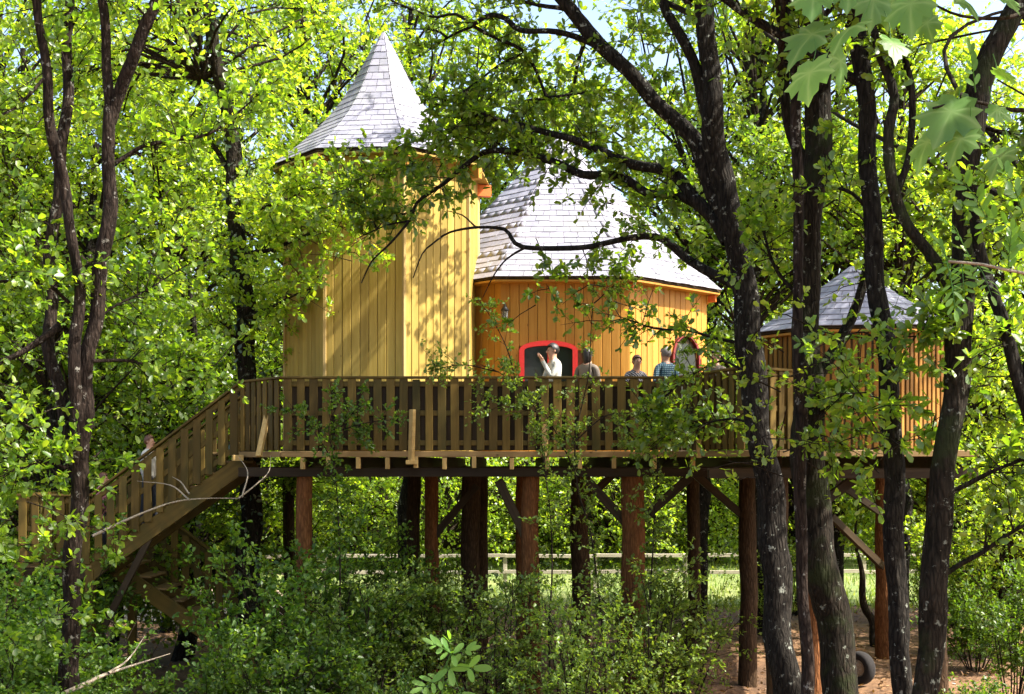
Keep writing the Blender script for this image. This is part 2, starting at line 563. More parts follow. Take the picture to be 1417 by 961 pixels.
# ------------------------------------------------------------------ ground
g = rs(3)
xs = np.concatenate([[-400, -200, -100, -60], np.arange(-30, 30.1, .6), [60, 100, 200, 400]])
ys = np.concatenate([[-100, -40, -10], np.arange(0, 45.1, .6), [55, 70, 100, 200, 500]])
gx, gy = np.meshgrid(xs, ys)
gz = .05 * np.sin(gx * .7 + 1.3) * np.cos(gy * .6) + .03 * np.sin(gx * 1.9 + gy * 1.3) + g.normal(0, .018, gx.shape)
gz = np.where(gy > 31, np.minimum(gz, .01), gz)
V = np.stack([gx, gy, gz], -1).reshape(-1, 3)
nx, ny = len(xs), len(ys)
i = np.arange(ny - 1)[:, None] * nx + np.arange(nx - 1)[None]
Fc = np.stack([i, i + 1, i + 1 + nx, i + nx], -1).reshape(-1, 4)
ob("ground", mesh_np("ground", V, Fc, M['soil'], smooth=True), kind="structure")


def sheet(name, poly, z, mat):
    n = len(poly)
    me = bpy.data.meshes.new(name)
    me.from_pydata([(x, y, z) for x, y in poly], [], [tuple(range(n))])
    me.materials.append(mat)
    return ob(name, me, kind="structure")


sheet("meadow", [(-45, 33.5), (-7, 33), (12, 33), (45, 33.5), (90, 140), (-90, 140)], .035, M['turf'])
sheet("sandy_path", [(-14, 28.8), (-10, 29.2), (-6.2, 30.2), (-5.0, 31.5), (-5.2, 34.5), (-6.5, 36.5), (-10, 37.6), (-14, 38)], .045, M['sand'])

# meadow grass and leaf litter: nobody could count these
L = Leaves(21)
n = 16000
P = np.stack([g.uniform(-22, 22, n), 32.0 + g.normal(0, .5, n) + 14 * g.uniform(0, 1, n) ** 1.5, np.full(n, .0)], -1)
L.P.append(P); L.D.append(nrm(g.normal(0, .3, (n, 3)) + [0, 0, 1])); L.N.append(nrm(g.normal(0, 1, (n, 3)) * [1, 1, .1])); L.S.append(g.uniform(.12, .34, n))
BLADE = (np.array([(0, -.07, 0), (.5, .05, .05), (1, 0, .2), (0, .07, 0)]), np.array([(0, 1, 3), (0, 2, 1)]))
ob("meadow_grass", L.leaf_mesh("meadow_grass", M['grass'], BLADE), label="tall sunlit grass in the meadow beyond the rail fence", cat="grass", kind="stuff")
L = Leaves(22)
n = 22000
P = np.stack([g.uniform(-12, 14, n), g.uniform(9, 33, n), np.full(n, .05)], -1)
P[:, 2] = .05 * np.sin(P[:, 0] * .7 + 1.3) * np.cos(P[:, 1] * .6) + .03 * np.sin(P[:, 0] * 1.9 + P[:, 1] * 1.3) + g.uniform(.0, .05, n)
L.P.append(P); L.D.append(nrm(g.normal(0, 1, (n, 3)) * [1, 1, .2])); L.N.append(nrm(g.normal(0, .4, (n, 3)) + [0, 0, 1])); L.S.append(g.uniform(.05, .12, n))
ob("leaf_litter", L.leaf_mesh("leaf_litter", M['litter'], KITE), label="brown fallen leaves scattered over the bare forest soil", cat="leaf litter", kind="stuff")

# ------------------------------------------------------------------ platform
ZD = 3.96
DECK = [(-4.12, 18.96), (-3.32, 18.0), (2.41, 18.0), (2.95, 16.2), (3.4, 15.95), (6.05, 16.3), (6.9, 19.0), (7.6, 25.4), (-4.4, 25.4), (-5.0, 20.3)]
plat = thing("timber_platform", "raised timber deck on log posts carrying the wooden towers", "platform")


def clip_x(y):
    """x extent of the deck polygon on the line Y=y"""
    out = []
    n = len(DECK)
    for k in range(n):
        (x0, y0), (x1, y1) = DECK[k], DECK[(k + 1) % n]
        if (y0 - y) * (y1 - y) < 0:
            out.append(x0 + (x1 - x0) * (y - y0) / (y1 - y0))
    return sorted(out)


y = 16.0
while y < 25.35:
    xx = clip_x(y + .07)
    for a in range(0, len(xx) - 1, 2):
        if xx[a + 1] - xx[a] > .3:
            box("deck_board", plat, M['deck'], ((xx[a] + xx[a + 1]) / 2, y + .07, ZD - .019), (xx[a + 1] - xx[a], .134, .036))
    y += .14
edge = [(-4.12, 18.96), (-3.32, 18.0), (2.41, 18.0), (2.95, 16.2), (3.4, 15.95), (6.05, 16.3), (6.9, 19.0)]
for (a, b_) in zip(edge[:-1], edge[1:]):
    beam("edge_board", plat, M['deck'], (a[0], a[1] - .03, ZD - .045), (b_[0], b_[1] - .03, ZD - .045), .05, .082)
g = rs(5)
for px in (420, 455, 495, 537, 575, 615, 657, 708, 757, 803, 850, 905, 958):
    X = (px - 708.5) / F * 18.0 + g.normal(0, .01)
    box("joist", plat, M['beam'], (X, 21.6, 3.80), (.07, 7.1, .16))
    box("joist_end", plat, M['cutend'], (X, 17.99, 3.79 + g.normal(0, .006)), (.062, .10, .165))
for X in (3.6, 4.3, 5.0, 5.7):
    box("joist", plat, M['beam'], (X, 20.9, 3.80), (.07, 8.2, .16))
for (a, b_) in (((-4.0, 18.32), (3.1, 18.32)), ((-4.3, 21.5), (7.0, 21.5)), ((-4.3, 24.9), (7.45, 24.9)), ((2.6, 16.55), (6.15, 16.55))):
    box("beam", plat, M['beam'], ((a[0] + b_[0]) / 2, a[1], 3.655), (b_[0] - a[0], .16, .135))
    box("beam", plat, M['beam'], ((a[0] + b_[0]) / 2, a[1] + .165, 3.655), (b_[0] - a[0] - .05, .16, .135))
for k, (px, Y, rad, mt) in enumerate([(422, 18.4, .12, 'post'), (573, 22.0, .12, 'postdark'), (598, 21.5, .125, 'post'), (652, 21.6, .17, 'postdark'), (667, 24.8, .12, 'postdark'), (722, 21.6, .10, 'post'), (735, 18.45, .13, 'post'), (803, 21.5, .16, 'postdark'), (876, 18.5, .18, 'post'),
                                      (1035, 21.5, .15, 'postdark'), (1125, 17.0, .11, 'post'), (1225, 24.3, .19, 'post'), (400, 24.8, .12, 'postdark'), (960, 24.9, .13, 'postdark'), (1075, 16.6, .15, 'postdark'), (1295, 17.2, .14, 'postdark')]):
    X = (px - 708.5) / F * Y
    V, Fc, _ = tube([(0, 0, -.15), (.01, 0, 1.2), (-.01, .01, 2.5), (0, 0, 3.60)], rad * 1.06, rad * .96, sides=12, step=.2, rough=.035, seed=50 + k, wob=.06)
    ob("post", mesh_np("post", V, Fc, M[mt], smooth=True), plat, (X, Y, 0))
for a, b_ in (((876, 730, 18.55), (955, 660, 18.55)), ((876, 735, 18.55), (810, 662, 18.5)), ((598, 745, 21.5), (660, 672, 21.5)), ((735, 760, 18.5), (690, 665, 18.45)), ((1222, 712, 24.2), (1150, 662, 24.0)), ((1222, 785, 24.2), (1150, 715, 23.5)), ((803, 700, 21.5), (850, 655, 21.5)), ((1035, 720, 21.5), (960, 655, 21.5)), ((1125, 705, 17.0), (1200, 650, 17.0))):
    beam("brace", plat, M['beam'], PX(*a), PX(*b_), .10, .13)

# railing
PK_W, PK_S = .117, .187


def railing(root, pts, inner=False):
    """cap, rails and pickets along a 3-D polyline of floor points"""
    rail = ob("railing", None, root)
    H = 1.08
    for (a, b_) in zip(pts[:-1], pts[1:]):
        a, b_ = Vector(a), Vector(b_)
        d = b_ - a
        h = Vector((d.x, d.y, 0)); L_ = h.length
        u = h / L_; nrm_ = Vector((u.y, -u.x, 0))
        if nrm_.y > 0: nrm_ = -nrm_
        beam("cap_rail", rail, M['picket_x'], a + Vector((0, 0, H - .018)) - u * .02, b_ + Vector((0, 0, H - .018)) + u * .02, .13, .034)
        for hh in (H - .11, H - .53, .12):
            beam("cross_rail", rail, M['picket_x'], a + Vector((0, 0, hh)), b_ + Vector((0, 0, hh)), .04, .075)
        n = max(1, int(round(L_ / PK_S)))
        rz = math.atan2(u.y, u.x)
        for k in range(n):
            p = a + d * ((k + .5) / n) + nrm_ * .036
            sl = abs(d.z) / L_ * PK_W * .5
            w = PK_W * g.uniform(.93, 1.06)
            hgt = H - .045 - sl - g.uniform(0, .012)
            box("picket", rail, M['picket'], (p.x, p.y, p.z + hgt / 2 + .01), (round(w, 2), .024, round(hgt, 2)), (0, g.normal(0, .006), rz))
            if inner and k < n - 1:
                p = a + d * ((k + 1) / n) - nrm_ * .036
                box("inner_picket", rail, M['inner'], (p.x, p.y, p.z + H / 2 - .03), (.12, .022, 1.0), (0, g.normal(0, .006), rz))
    return rail


E = .02
rail_pts = [(-4.10, 18.97, ZD), (-3.32, 18.02, ZD), (2.41, 18.02, ZD), (2.93, 16.25, ZD), (3.05, 16.12, ZD), (4.02, 16.95, ZD)]
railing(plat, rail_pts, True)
for a, b_ in (((358, 632, 18.15), (370, 574, 18.35)), ((569, 638, 17.93), (571, 567, 17.95)), ((754, 632, 17.93), (754, 588, 17.95)), ((967, 634, 17.2), (967, 608, 17.2))):
    beam("stay", plat, M['cutend'], PX(*a), PX(*b_), .085, .06)
box("stay_block", plat, M['cutend'], tuple(PX(329, 634, 18.7)), (.16, .10, .09), (0, 0, .4))
box("stay_block", plat, M['cutend'], tuple(PX(570, 640, 17.9)), (.17, .10, .06))

# ------------------------------------------------------------------ staircase
st = thing("staircase", "timber staircase with picket railing doubling back from a landing", "staircase")
X0, X1, ZL = -4.14, -6.36, 2.24
for Y in (18.97, 19.95):
    beam("stringer", st, M['picket_x'], (X0 + .05, Y, ZD - .18), (X1 - .1, Y, ZL - .15), .06, .26)
nst = 9
for k in range(nst):
    f = (k + .5) / nst
    box("tread", st, M['deck'], (X0 + (X1 - X0) * f, 19.46, ZD + (ZL - ZD) * f - .06), (.27, .95, .04))
for Y in (18.95, 19.98):
    railing(st, [(X0 + .02, Y, ZD), (X1, Y, ZL), (X1 - 1.15, Y, ZL)] if Y < 19.5 else [(X0 + .02, Y, ZD), (X1, Y, ZL)])
railing(st, [(X1 - 1.15, 18.97, ZL), (X1 - 1.15, 21.1, ZL)])
for k in range(9):
    box("landing_board", st, M['deck'], (X1 - .08 - .134 * k, 20.03, ZL - .02), (.128, 2.2, .036))
for X in (X1 - .05, X1 - 1.12):
    for Y in (18.99, 21.08):
        box("landing_post", st, M['picket'], (X, Y, ZL / 2 - .06), (.13, .13, ZL + .02))
beam("landing_beam", st, M['beam'], (X1, 18.99, ZL - .13), (X1 - 1.17, 18.99, ZL - .13), .07, .18)
beam("landing_beam", st, M['beam'], (X1, 21.08, ZL - .13), (X1 - 1.17, 21.08, ZL - .13), .07, .18)
for Y in (20.14, 21.06):
    beam("stringer", st, M['picket_x'], (X1 - .05, Y, ZL - .16), (X1 + 2.85, Y, .06), .06, .25)
for k in range(11):
    f = (k + .6) / 11.5
    box("tread", st, M['deck'], (X1 + 2.9 * f, 20.6, ZL * (1 - f) + .02), (.26, .86, .04))
railing(st, [(X1, 21.1, ZL), (X1 + 2.85, 21.1, .03)])
beam("brace", st, M['beam'], (X1 + .0, 18.99, 1.0), (X1 + .9, 18.99, 2.75), .08, .10)


# ------------------------------------------------------------------ octagonal buildings
def corner(cx, cy, rad, rot, k):
    a = R(rot + 45 * k)
    return Vector((cx + rad * math.sin(a), cy - rad * math.cos(a), 0))


def walls(root, cx, cy, Rw, rot, z0, z1, bw, mat, faces, openings, seed, gap=.007, trim=None):
    """vertical boards on each face; openings = {face: [(s0, s1, zb, zside, ztop)]} with arched heads"""
    g = rs(seed)
    # lining behind the boards, also the solid body of the wall
    V = []; Fq = []
    for k in range(8):
        p = corner(cx, cy, Rw - .035, rot, k)
        V += [(p.x, p.y, z0 + .01), (p.x, p.y, z1)]
    wall = None
    for k in faces:
        a = corner(cx, cy, Rw, rot, k); b_ = corner(cx, cy, Rw, rot, k + 1)
        d = b_ - a; L_ = d.length; u = d / L_; rz = math.atan2(u.y, u.x)
        nn = Vector((u.y, -u.x, 0))
        ops = openings.get(k, [])
        # lining panels around the openings
        spans = [(0.0, L_)]
        for (s0, s1, zb, zs, zt) in ops:
            sp = []
            for (x0, x1) in spans:
                if s0 > x0 and s1 < x1:
                    sp += [(x0, s0), (s1, x1)]
                else:
                    sp.append((x0, x1))
            spans = sp
            for (q0, q1) in ((z0, zb), (zt, z1)):
                if q1 - q0 > .05:
                    c = a + u * (s0 + s1) / 2 - nn * .05
                    box("wall_lining", root, M['core'], (c.x, c.y, (q0 + q1) / 2), (s1 - s0, .05, q1 - q0), (0, 0, rz))
        for (x0, x1) in spans:
            c = a + u * (x0 + x1) / 2 - nn * .05
            box("wall_lining", root, M['core'], (c.x, c.y, (z0 + z1) / 2), (x1 - x0, .05, z1 - z0), (0, 0, rz))
        n = int(round(L_ / bw)); w = L_ / n
        for j in range(n):
            s = (j + .5) * w
            runs = [(z0 + .02, z1)]
            for (s0, s1, zb, zs, zt) in ops:
                if s0 - w * .35 < s < s1 + w * .35:
                    f = (s - (s0 + s1) / 2) / ((s1 - s0) / 2)
                    head = zs + (zt - zs) * math.sqrt(max(0, 1 - min(1, f * f)))
                    runs = [(z0 + .02, zb), (head, z1)]
            for (q0, q1) in runs:
                if q1 - q0 < .06: continue
                c = a + u * s + nn * (g.uniform(-.002, .004) - .011)
                box("board", root, mat, (c.x, c.y, (q0 + q1) / 2), (round(w - gap, 3), .024, round(q1 - q0, 3)), (0, 0, rz), b=.006)
        if trim:
            c = a + (a - Vector((cx, cy, 0))).normalized() * .004
            box("corner_trim", root, trim, (c.x, c.y, (z0 + z1) / 2), (.05, .05, z1 - z0 - .02), (0, 0, rz))


def arch_pts(w, zs, zt, n=14):
    """head of an arched opening from right spring to left spring"""
    return [(w / 2 * math.cos(t), zs + (zt - zs) * math.sin(t)) for t in np.linspace(0, math.pi, n)]


def arched_frame(name, parent, mat, origin, rz, w, zb, zs, zt, th, depth, bottom=True):
    """flat band round an arched opening, local X along the wall, -Y outward"""
    outer = [(w / 2, zb)] + arch_pts(w, zs, zt) + [(-w / 2, zb)]
    inner = [(w / 2 - th, zb + (th if bottom else 0))] + arch_pts(w - 2 * th, zs, zt - th) + [(-w / 2 + th, zb + (th if bottom else 0))]
    n = len(outer)
    V = []
    for (q, y) in ((outer, -depth / 2), (inner, -depth / 2), (outer, depth / 2), (inner, depth / 2)):
        V += [(x, y, z) for x, z in q]
    Fq = []
    for i in range(n - 1 + (1 if bottom else 0)):
        j = (i + 1) % n
        Fq += [(i, j, n + j, n + i), (2 * n + j, 2 * n + i, 3 * n + i, 3 * n + j), (j, i, 2 * n + i, 2 * n + j), (n + i, n + j, 3 * n + j, 3 * n + i)]
    me = bpy.data.meshes.new(name); me.from_pydata(V, [], Fq); me.materials.append(mat)
    return ob(name, me, parent, origin, (0, 0, rz))


def arched_panel(name, parent, mat, origin, rz, w, zb, zs, zt, y0, y1):
    o = [(w / 2, zb)] + arch_pts(w, zs, zt) + [(-w / 2, zb)]
    n = len(o)
    V = [(x, y0, z) for x, z in o] + [(x, y1, z) for x, z in o]
    Fq = [tuple(range(n)), tuple(range(2 * n - 1, n - 1, -1))] + [(j, i, n + i, n + j) for i, j in ((k, (k + 1) % n) for k in range(n))]
    me = bpy.data.meshes.new(name); me.from_pydata(V, [], Fq); me.materials.append(mat)
    return ob(name, me, parent, origin, (0, 0, rz))


def slate_roof(root, cx, cy, Re, rot, ze, za, courses, sw, seed, kick=.16, pw=1.0, maxn=300, soffit=None):
    """eight-sided pointed roof with flared eaves, laid in slates; returns the roof part"""
    g = rs(seed)
    def prof(t):           # t 0 eave .. 1 apex -> radius, height
        r_ = Re * ((1 - t) - kick * math.sin(math.pi * t) * (1 - t) ** .6)
        return max(r_, .03), ze + (za - ze) * t
    # underlay
    NS = 14
    V = []; Fq = []
    for s in range(NS + 1):
        r_, z_ = prof(s / NS)
        for k in range(8):
            p = corner(cx, cy, max(r_ - .03, .005), rot, k)
            V.append((p.x, p.y, z_ - .03))
    for s in range(NS):
        for k in range(8):
            k2 = (k + 1) % 8
            Fq.append((s * 8 + k, s * 8 + k2, s * 8 + 8 + k2, s * 8 + 8 + k))
    me = bpy.data.meshes.new("roof"); me.from_pydata(V, [], Fq); me.materials.append(M['core'])
    roof = ob("roof", me, root)
    # equal courses along the slope
    tt = np.linspace(0, 1, 400); pr = np.array([prof(t) for t in tt])
    sl = np.concatenate([[0], np.cumsum(np.hypot(np.diff(pr[:, 0]), np.diff(pr[:, 1])))])
    cuts = np.interp(np.linspace(0, sl[-1], courses + 1), sl, tt)
    items = []
    for c in range(courses):
        t0 = cuts[c]; t1 = min(1.0, cuts[c + 1] + (cuts[c + 1] - cuts[c]) * .35)
        (r0, z0), (r1, z1) = prof(t0), prof(t1)
        for k in range(8):
            A = corner(cx, cy, r0, rot, k); B = corner(cx, cy, r0, rot, k + 1)
            C_ = corner(cx, cy, r1, rot, k); D_ = corner(cx, cy, r1, rot, k + 1)
            A.z = B.z = z0; C_.z = D_.z = z1
            wd = (B - A).length
            n = max(1, int(round(wd / sw)))
            o = .5 if c % 2 else 0.0
            marks = [0.0] + [(j + o) / n for j in range(1 if o == 0 else 0, n)] + [1.0]
            marks = sorted(set(round(max(0, min(1, q)), 4) for q in marks))
            nr = (B - A).cross(C_ - A).normalized()
            if nr.z < 0: nr = -nr
            mid_n = (A + B) / 2 - Vector((cx, cy, 0)); mid_n.z = 0
            face = -mid_n.normalized().y      # toward the camera
            for q0, q1 in zip(marks[:-1], marks[1:]):
                if (q1 - q0) * wd < .02: continue
                e = min(.004 / max(wd, .05), .2 * (q1 - q0))
                jit = g.uniform(0, .004); drop = g.normal(0, .004)
                dn = (A - C_).normalized() * drop
                pA, pB = A.lerp(B, q0 + e) + dn, A.lerp(B, q1 - e) + dn
                pC, pD = C_.lerp(D_, q0 + e), C_.lerp(D_, q1 - e)
                lo, hi, th = .013 + jit, .003, .009
                Vq = [pA + nr * lo, pB + nr * lo, pD + nr * hi, pC + nr * hi]
                Vq += [v - nr * th for v in Vq]
                items.append((face * (q1 - q0) * wd + (.5 if face > .2 else 0), Vq))
    items.sort(key=lambda q: -q[0])
    SF = [(0, 1, 2, 3), (7, 6, 5, 4), (1, 0, 4, 5), (2, 1, 5, 6), (3, 2, 6, 7), (0, 3, 7, 4)]
    for _, Vq in items[:maxn]:
        me = bpy.data.meshes.new("slate"); me.from_pydata([tuple(v) for v in Vq], [], SF); me.materials.append(M['slate'])
        ob("slate", me, roof)
    rest = items[maxn:]
    if rest:
        V = np.array([[tuple(v) for v in q[1]] for q in rest])
        Fq = (np.arange(len(rest))[:, None, None] * 8 + np.array(SF)[None]).reshape(-1, 4)
        ob("slates", mesh_np("slates", V.reshape(-1, 3), Fq, M['slate'], rnd=np.repeat(g.uniform(0, 1, len(rest)), 8)), roof, kind="stuff")
    # boarded soffit under the eaves
    V = []
    for k in range(8):
        p = corner(cx, cy, Re - .03, rot, k); V.append((p.x, p.y, ze - .045))
    for k in range(8):
        p = corner(cx, cy, Re - .03, rot, k); V.append((p.x, p.y, ze - .075))
    me = bpy.data.meshes.new("soffit")
    me.from_pydata(V, [], [tuple(range(8)), tuple(range(15, 7, -1))] + [((k + 1) % 8, k, 8 + k, 8 + (k + 1) % 8) for k in range(8)])
    me.materials.append(soffit or M['larch'])
    ob("soffit", me, root)
    return roof


# tall tower
TX, TY = -2.16, 21.0
tower = thing("wooden_tower", "tall octagonal tower of yellow pine boards under a pointed slate roof", "tower")
walls(tower, TX, TY, 1.64, 17.0, ZD, 8.63, .142, M['pine'], range(8), {}, 61, trim=M['trim'])
slate_roof(tower, TX, TY, 1.87, 17.0, 8.66, 11.02, 20, .21, 62, kick=.20, soffit=M['pine'])
for k in (0, 1, 2, 7):
    p = corner(TX, TY, 1.74, 17.0, k)
    box("eave_bracket", tower, M['orange'] if k == 2 else M['larch'], (p.x, p.y, 8.47), (.11, .26, .20), (0, 0, R(17 + 45 * k)))

# hall
HX, HY = .884, 23.34
hall = thing("wooden_hall", "broad octagonal hut of orange boards with flared slate roof and red framed window", "hut")
HR = 2.80
sideL = 2 * HR * math.sin(R(22.5))
hc = lambda k: corner(HX, HY, HR, 22.5, k)
WIN = (.139 - hc(-1).x, 1.07 - hc(-1).x, 4.72, 5.66, 5.80)
DC = 1.10 * 1.414 - .02
DOOR = (DC - .39, DC + .36, ZD + .0, 5.62, 6.02)
walls(hall, HX, HY, HR, 22.5, ZD, 6.82, .150, M['larch'], range(-1, 7), {-1: [WIN], 0: [DOOR]}, 71)
slate_roof(hall, HX, HY, 3.07, 22.5, 6.85, 9.95, 27, .23, 72, kick=.03, soffit=M['larch'])
for k in (0, 1):
    p = corner(HX, HY, 2.90, 22.5, k)
    box("eave_bracket", hall, M['orange'], (p.x, p.y, 6.71), (.07, .14, .12), (0, 0, R(22.5 + 45 * k)))
wy = hc(-1).y
win = arched_frame("window", hall, M['red'], ((.139 + 1.07) / 2, wy - .012, 0), 0, .97, 4.70, 5.66, 5.82, .085, .09)
arched_panel("pane", win, M['glass'], (0, .03, 0), 0, .80, 4.785, 5.66, 5.735, -.006, .006)
box("mullion", win, M['red'], (0.0, .012, 5.2), (.035, .03, .86))
a, b_ = hc(0), hc(1)
u = (b_ - a).normalized(); rz = math.atan2(u.y, u.x)
dc = a + u * ((DOOR[0] + DOOR[1]) / 2); nn = Vector((u.y, -u.x, 0))
door = arched_panel("door", hall, M['inner'], (dc.x - nn.x * .03, dc.y - nn.y * .03, 0), rz, .70, ZD + .03, 5.62, 5.97, -.02, .02)
arched_frame("frame", door, M['darkred'], (0, -.035, 0), 0, .78, ZD + .03, 5.62, 6.04, .045, .07, bottom=False)
arched_panel("pane", door, M['glass'], (0, -.026, 0), 0, .56, 4.9, 5.58, 5.88, -.005, .005)
box("handle", door, M['dark'], (-.26, -.06, 4.95), (.03, .05, .12))

# small hut on the right
SX, SY = 4.9, 18.0
hut = thing("wooden_hut", "low slat walled hut with dark slate roof beyond the tree trunks", "hut")
walls(hut, SX, SY, 1.42, 11.0, ZD, 5.60, .092, M['slat'], range(-1, 7), {}, 81, gap=.03)
slate_roof(hut, SX, SY, 1.56, 11.0, 5.62, 6.62, 10, .22, 82, kick=.05, soffit=M['larch'])

# lantern on the hall wall
p = hc(-1); p2 = hc(-2)
u = Vector((1, 0, 0)); nn = Vector((0, -1, 0))
lp = p + u * .07
lan = thing("wall_lantern", "small black lantern with glass sides fixed to the orange wall", "lantern", (lp.x + nn.x * .13, lp.y + nn.y * .13, 6.20))
box("back_plate", lan, M['dark'], (-nn.x * .12, -nn.y * .12, .10), (.06, .03, .16), (0, 0, math.atan2(u.y, u.x)))
beam("arm", lan, M['dark'], (-nn.x * .12, -nn.y * .12, .2), (0, 0, .23), .02, .02)


def lathe(prof, sides):
    V = [(r_ * math.cos(2 * math.pi * k / sides), r_ * math.sin(2 * math.pi * k / sides), z) for r_, z in prof for k in range(sides)]
    Fq = [(s * sides + k, s * sides + (k + 1) % sides, (s + 1) * sides + (k + 1) % sides, (s + 1) * sides + k) for s in range(len(prof) - 1) for k in range(sides)]
    return V, Fq


def lathe_ob(name, parent, mat, prof, sides=12, loc=(0, 0, 0), rot=(0, 0, 0), smooth=True, **kw):
    V, Fq = lathe(prof, sides)
    return ob(name, mesh_np(name, V, Fq, mat, smooth=smooth), parent, loc, rot, **kw)


lathe_ob("glass", lan, M['lampglass'], [(.035, -.06), (.055, .10)], 6, smooth=False)
lathe_ob("cap", lan, M['dark'], [(.005, .24), (.02, .21), (.03, .17), (.075, .11), (.06, .10)], 6, smooth=False)
lathe_ob("base", lan, M['dark'], [(.045, -.055), (.04, -.08), (.015, -.10), (.005, -.13)], 6, smooth=False)
for k in range(6):
    a = k * math.pi / 3
    beam("bar", lan, M['dark'], (.037 * math.cos(a), .037 * math.sin(a), -.06), (.057 * math.cos(a), .057 * math.sin(a), .10), .008, .008)

# old tyre on the ground
ty = thing("old_tyre", "dark worn tyre standing upright on the sandy soil by a log post", "tyre", (5.93, 21.3, .29), R(35))
prof = [(.15, -.07), (.17, -.095), (.23, -.105), (.27, -.085), (.285, -.04), (.285, .04), (.27, .085), (.23, .105), (.17, .095), (.15, .07), (.15, -.07)]
lathe_ob("tread_ring", ty, M['tyre'], prof, 28, rot=(0, R(90), 0))
lathe_ob("hub", ty, M['deadwood'], [(.004, -.03), (.05, -.03), (.14, -.05), (.15, .0), (.14, .05), (.05, .03), (.004, .03)], 20, rot=(0, R(90), 0))

# rail fence along the meadow
fence = thing("rail_fence", "pale two rail wooden fence along the sunny meadow", "fence")
xs_ = np.arange(-21, 22, 2.6)
for j, X in enumerate(xs_):
    Y = 36 + .02 * X
    box("post", fence, M['fencewood'], (X, Y, .58), (.11, .11, 1.16))
    if j < len(xs_) - 1:
        for hz in (1.10, .64):
            beam("rail", fence, M['fencewood'], (X, Y - .07, hz + g.normal(0, .015)), (X + 2.6, Y + .052 - .07, hz + g.normal(0, .015)), .05, .10)
#==TREES==


# ------------------------------------------------------------------ trees
def line_px(pts, Y0, Y1=None):
    """photo points at depths running from Y0 to Y1"""
    n = len(pts)
    Y1 = Y0 if Y1 is None else Y1
    return [PX(p[0], p[1], p[2] if len(p) > 2 else Y0 + (Y1 - Y0) * i / max(1, n - 1)) for i, p in enumerate(pts)]


class Tree:
    def __init__(self, name, label, cat, pts, Y, r0, r1, bark, leaf, seed, group=None, tmpl=OVAL, flare=.5, sides=16, wob=.25, near=1.0):
        self.near = near; r0 *= near; r1 *= near
        self.g = rs(seed); self.seed = seed; self.bark = bark; self.leaf = leaf; self.tmpl = tmpl; self.nl = 0
        P = line_px(pts, Y * near)
        P[0] = np.array([P[0][0], P[0][1], -.12])
        self.org = np.array([P[0][0], P[0][1], 0.0])
        self.root = thing(name, label, cat, tuple(self.org), 0, group)
        V, Fc, C = tube(P, r0, r1, sides=sides, step=.16, rough=.09, seed=seed, flare=flare, wob=wob)
        ob("trunk", mesh_np("trunk", V - self.org, Fc, M[bark], smooth=True), self.root)
        self.trunk = C
        self.L = Leaves(seed + 1)
        self.wood = []

    def limb(self, pts, Y0, Y1, r0, r1, leaf=None, sides=10, wob=.5):
        """leaf = (t0, t1, n, length, kwargs)"""
        self.nl += 1
        q = self.near
        P = line_px(pts, Y0 * q, Y1 * q); r0 *= q; r1 *= q
        V, Fc, C = tube(P, r0, r1, sides=sides, step=.13, rough=.10, seed=self.seed * 31 + self.nl, wob=wob)
        ob("limb", mesh_np("limb", V - self.org, Fc, M[self.bark], smooth=True), self.root)
        if leaf:
            t0, t1, n, ln, kw = leaf
            self.L.along(C, t0, t1, n, ln, **kw)
        return C

    def bough(self, pts, Y0, Y1, r0=.015, r1=.006):
        self.nl += 1
        V, Fc, C = tube(line_px(pts, Y0, Y1), r0, r1, sides=6, step=.12, rough=.08, seed=self.seed * 37 + self.nl, wob=.8)
        self.wood.append((V, Fc))
        return C

    def clump_px(self, px, py, Y, rad, n, **kw):
        """sprays round a point, for the leafy pads seen in the photograph"""
        g = self.L.g
        c = PX(px, py, Y * self.near)
        st = c + g.normal(0, .45, (n, 3)) * np.array(rad)
        di = g.normal(0, 1, (n, 3)) * np.array([1, .8, .45])
        self.L.spray(st, di, g.uniform(.25, .6, n), **kw)

    def crown(self, cen, rad, ncl, axis=None, **kw):
        C = self.trunk
        self.L.clumps(cen, rad, ncl, axis or (C[-1][0], C[-1][1], C[-1][2] - 3.5, C[-1][2]), wood=self.wood, **kw)

    def done(self):
        ob("twigs", self.L.twig_mesh("twigs", M['twig'], self.org, self.wood), self.root, kind="stuff")
        ob("crown", self.L.leaf_mesh("crown", M[self.leaf], self.tmpl, self.org), self.root)
        return self.root


dense = dict(nsub=5, nleaf=6, ls=.098)
light = dict(nsub=3, nleaf=5, ls=.09)

# A: forked tree on the left
A = Tree("forked_tree", "slender lichen spotted tree forking into several stems before the staircase", "tree",
         [(86, 1109), (92, 1000), (97, 900), (104, 760), (110, 640), (114, 560)], 14.0, .115, .095, 'bark3', 'oak', 101)
A.limb([(112, 610), (122, 530), (132, 450), (143, 330), (152, 220), (154, 150)], 14, 14, .092, .072)
A.limb([(154, 160), (147, 100), (143, 40), (136, -40), (120, -200)], 14, 13.8, .062, .042, (.4, 1, 16, .8, dense))
A.limb([(153, 170), (170, 120), (190, 75), (210, 15), (238, -80), (262, -220)], 14, 13.7, .07, .05, (.45, 1, 16, .8, dense))
A.limb([(108, 640), (106, 540), (104, 420), (100, 330), (88, 250), (70, 150), (58, 70), (50, 0), (40, -180)], 14.0, 13.6, .07, .045, (.6, 1, 20, .8, dense))
A.limb([(104, 660), (84, 560), (68, 480), (70, 400), (76, 310), (86, 190), (96, 70), (99, -40), (104, -200)], 14.1, 14.8, .08, .05, (.6, 1, 20, .8, dense))
A.limb([(82, 452), (55, 472), (25, 492), (-15, 506), (-70, 525)], 14.1, 13.4, .045, .02, (.3, 1, 14, .6, light))
A.limb([(160, 226), (196, 203), (240, 194), (288, 186), (325, 160), (355, 135)], 14, 14.6, .028, .008, (.15, 1, 22, .55, dense))
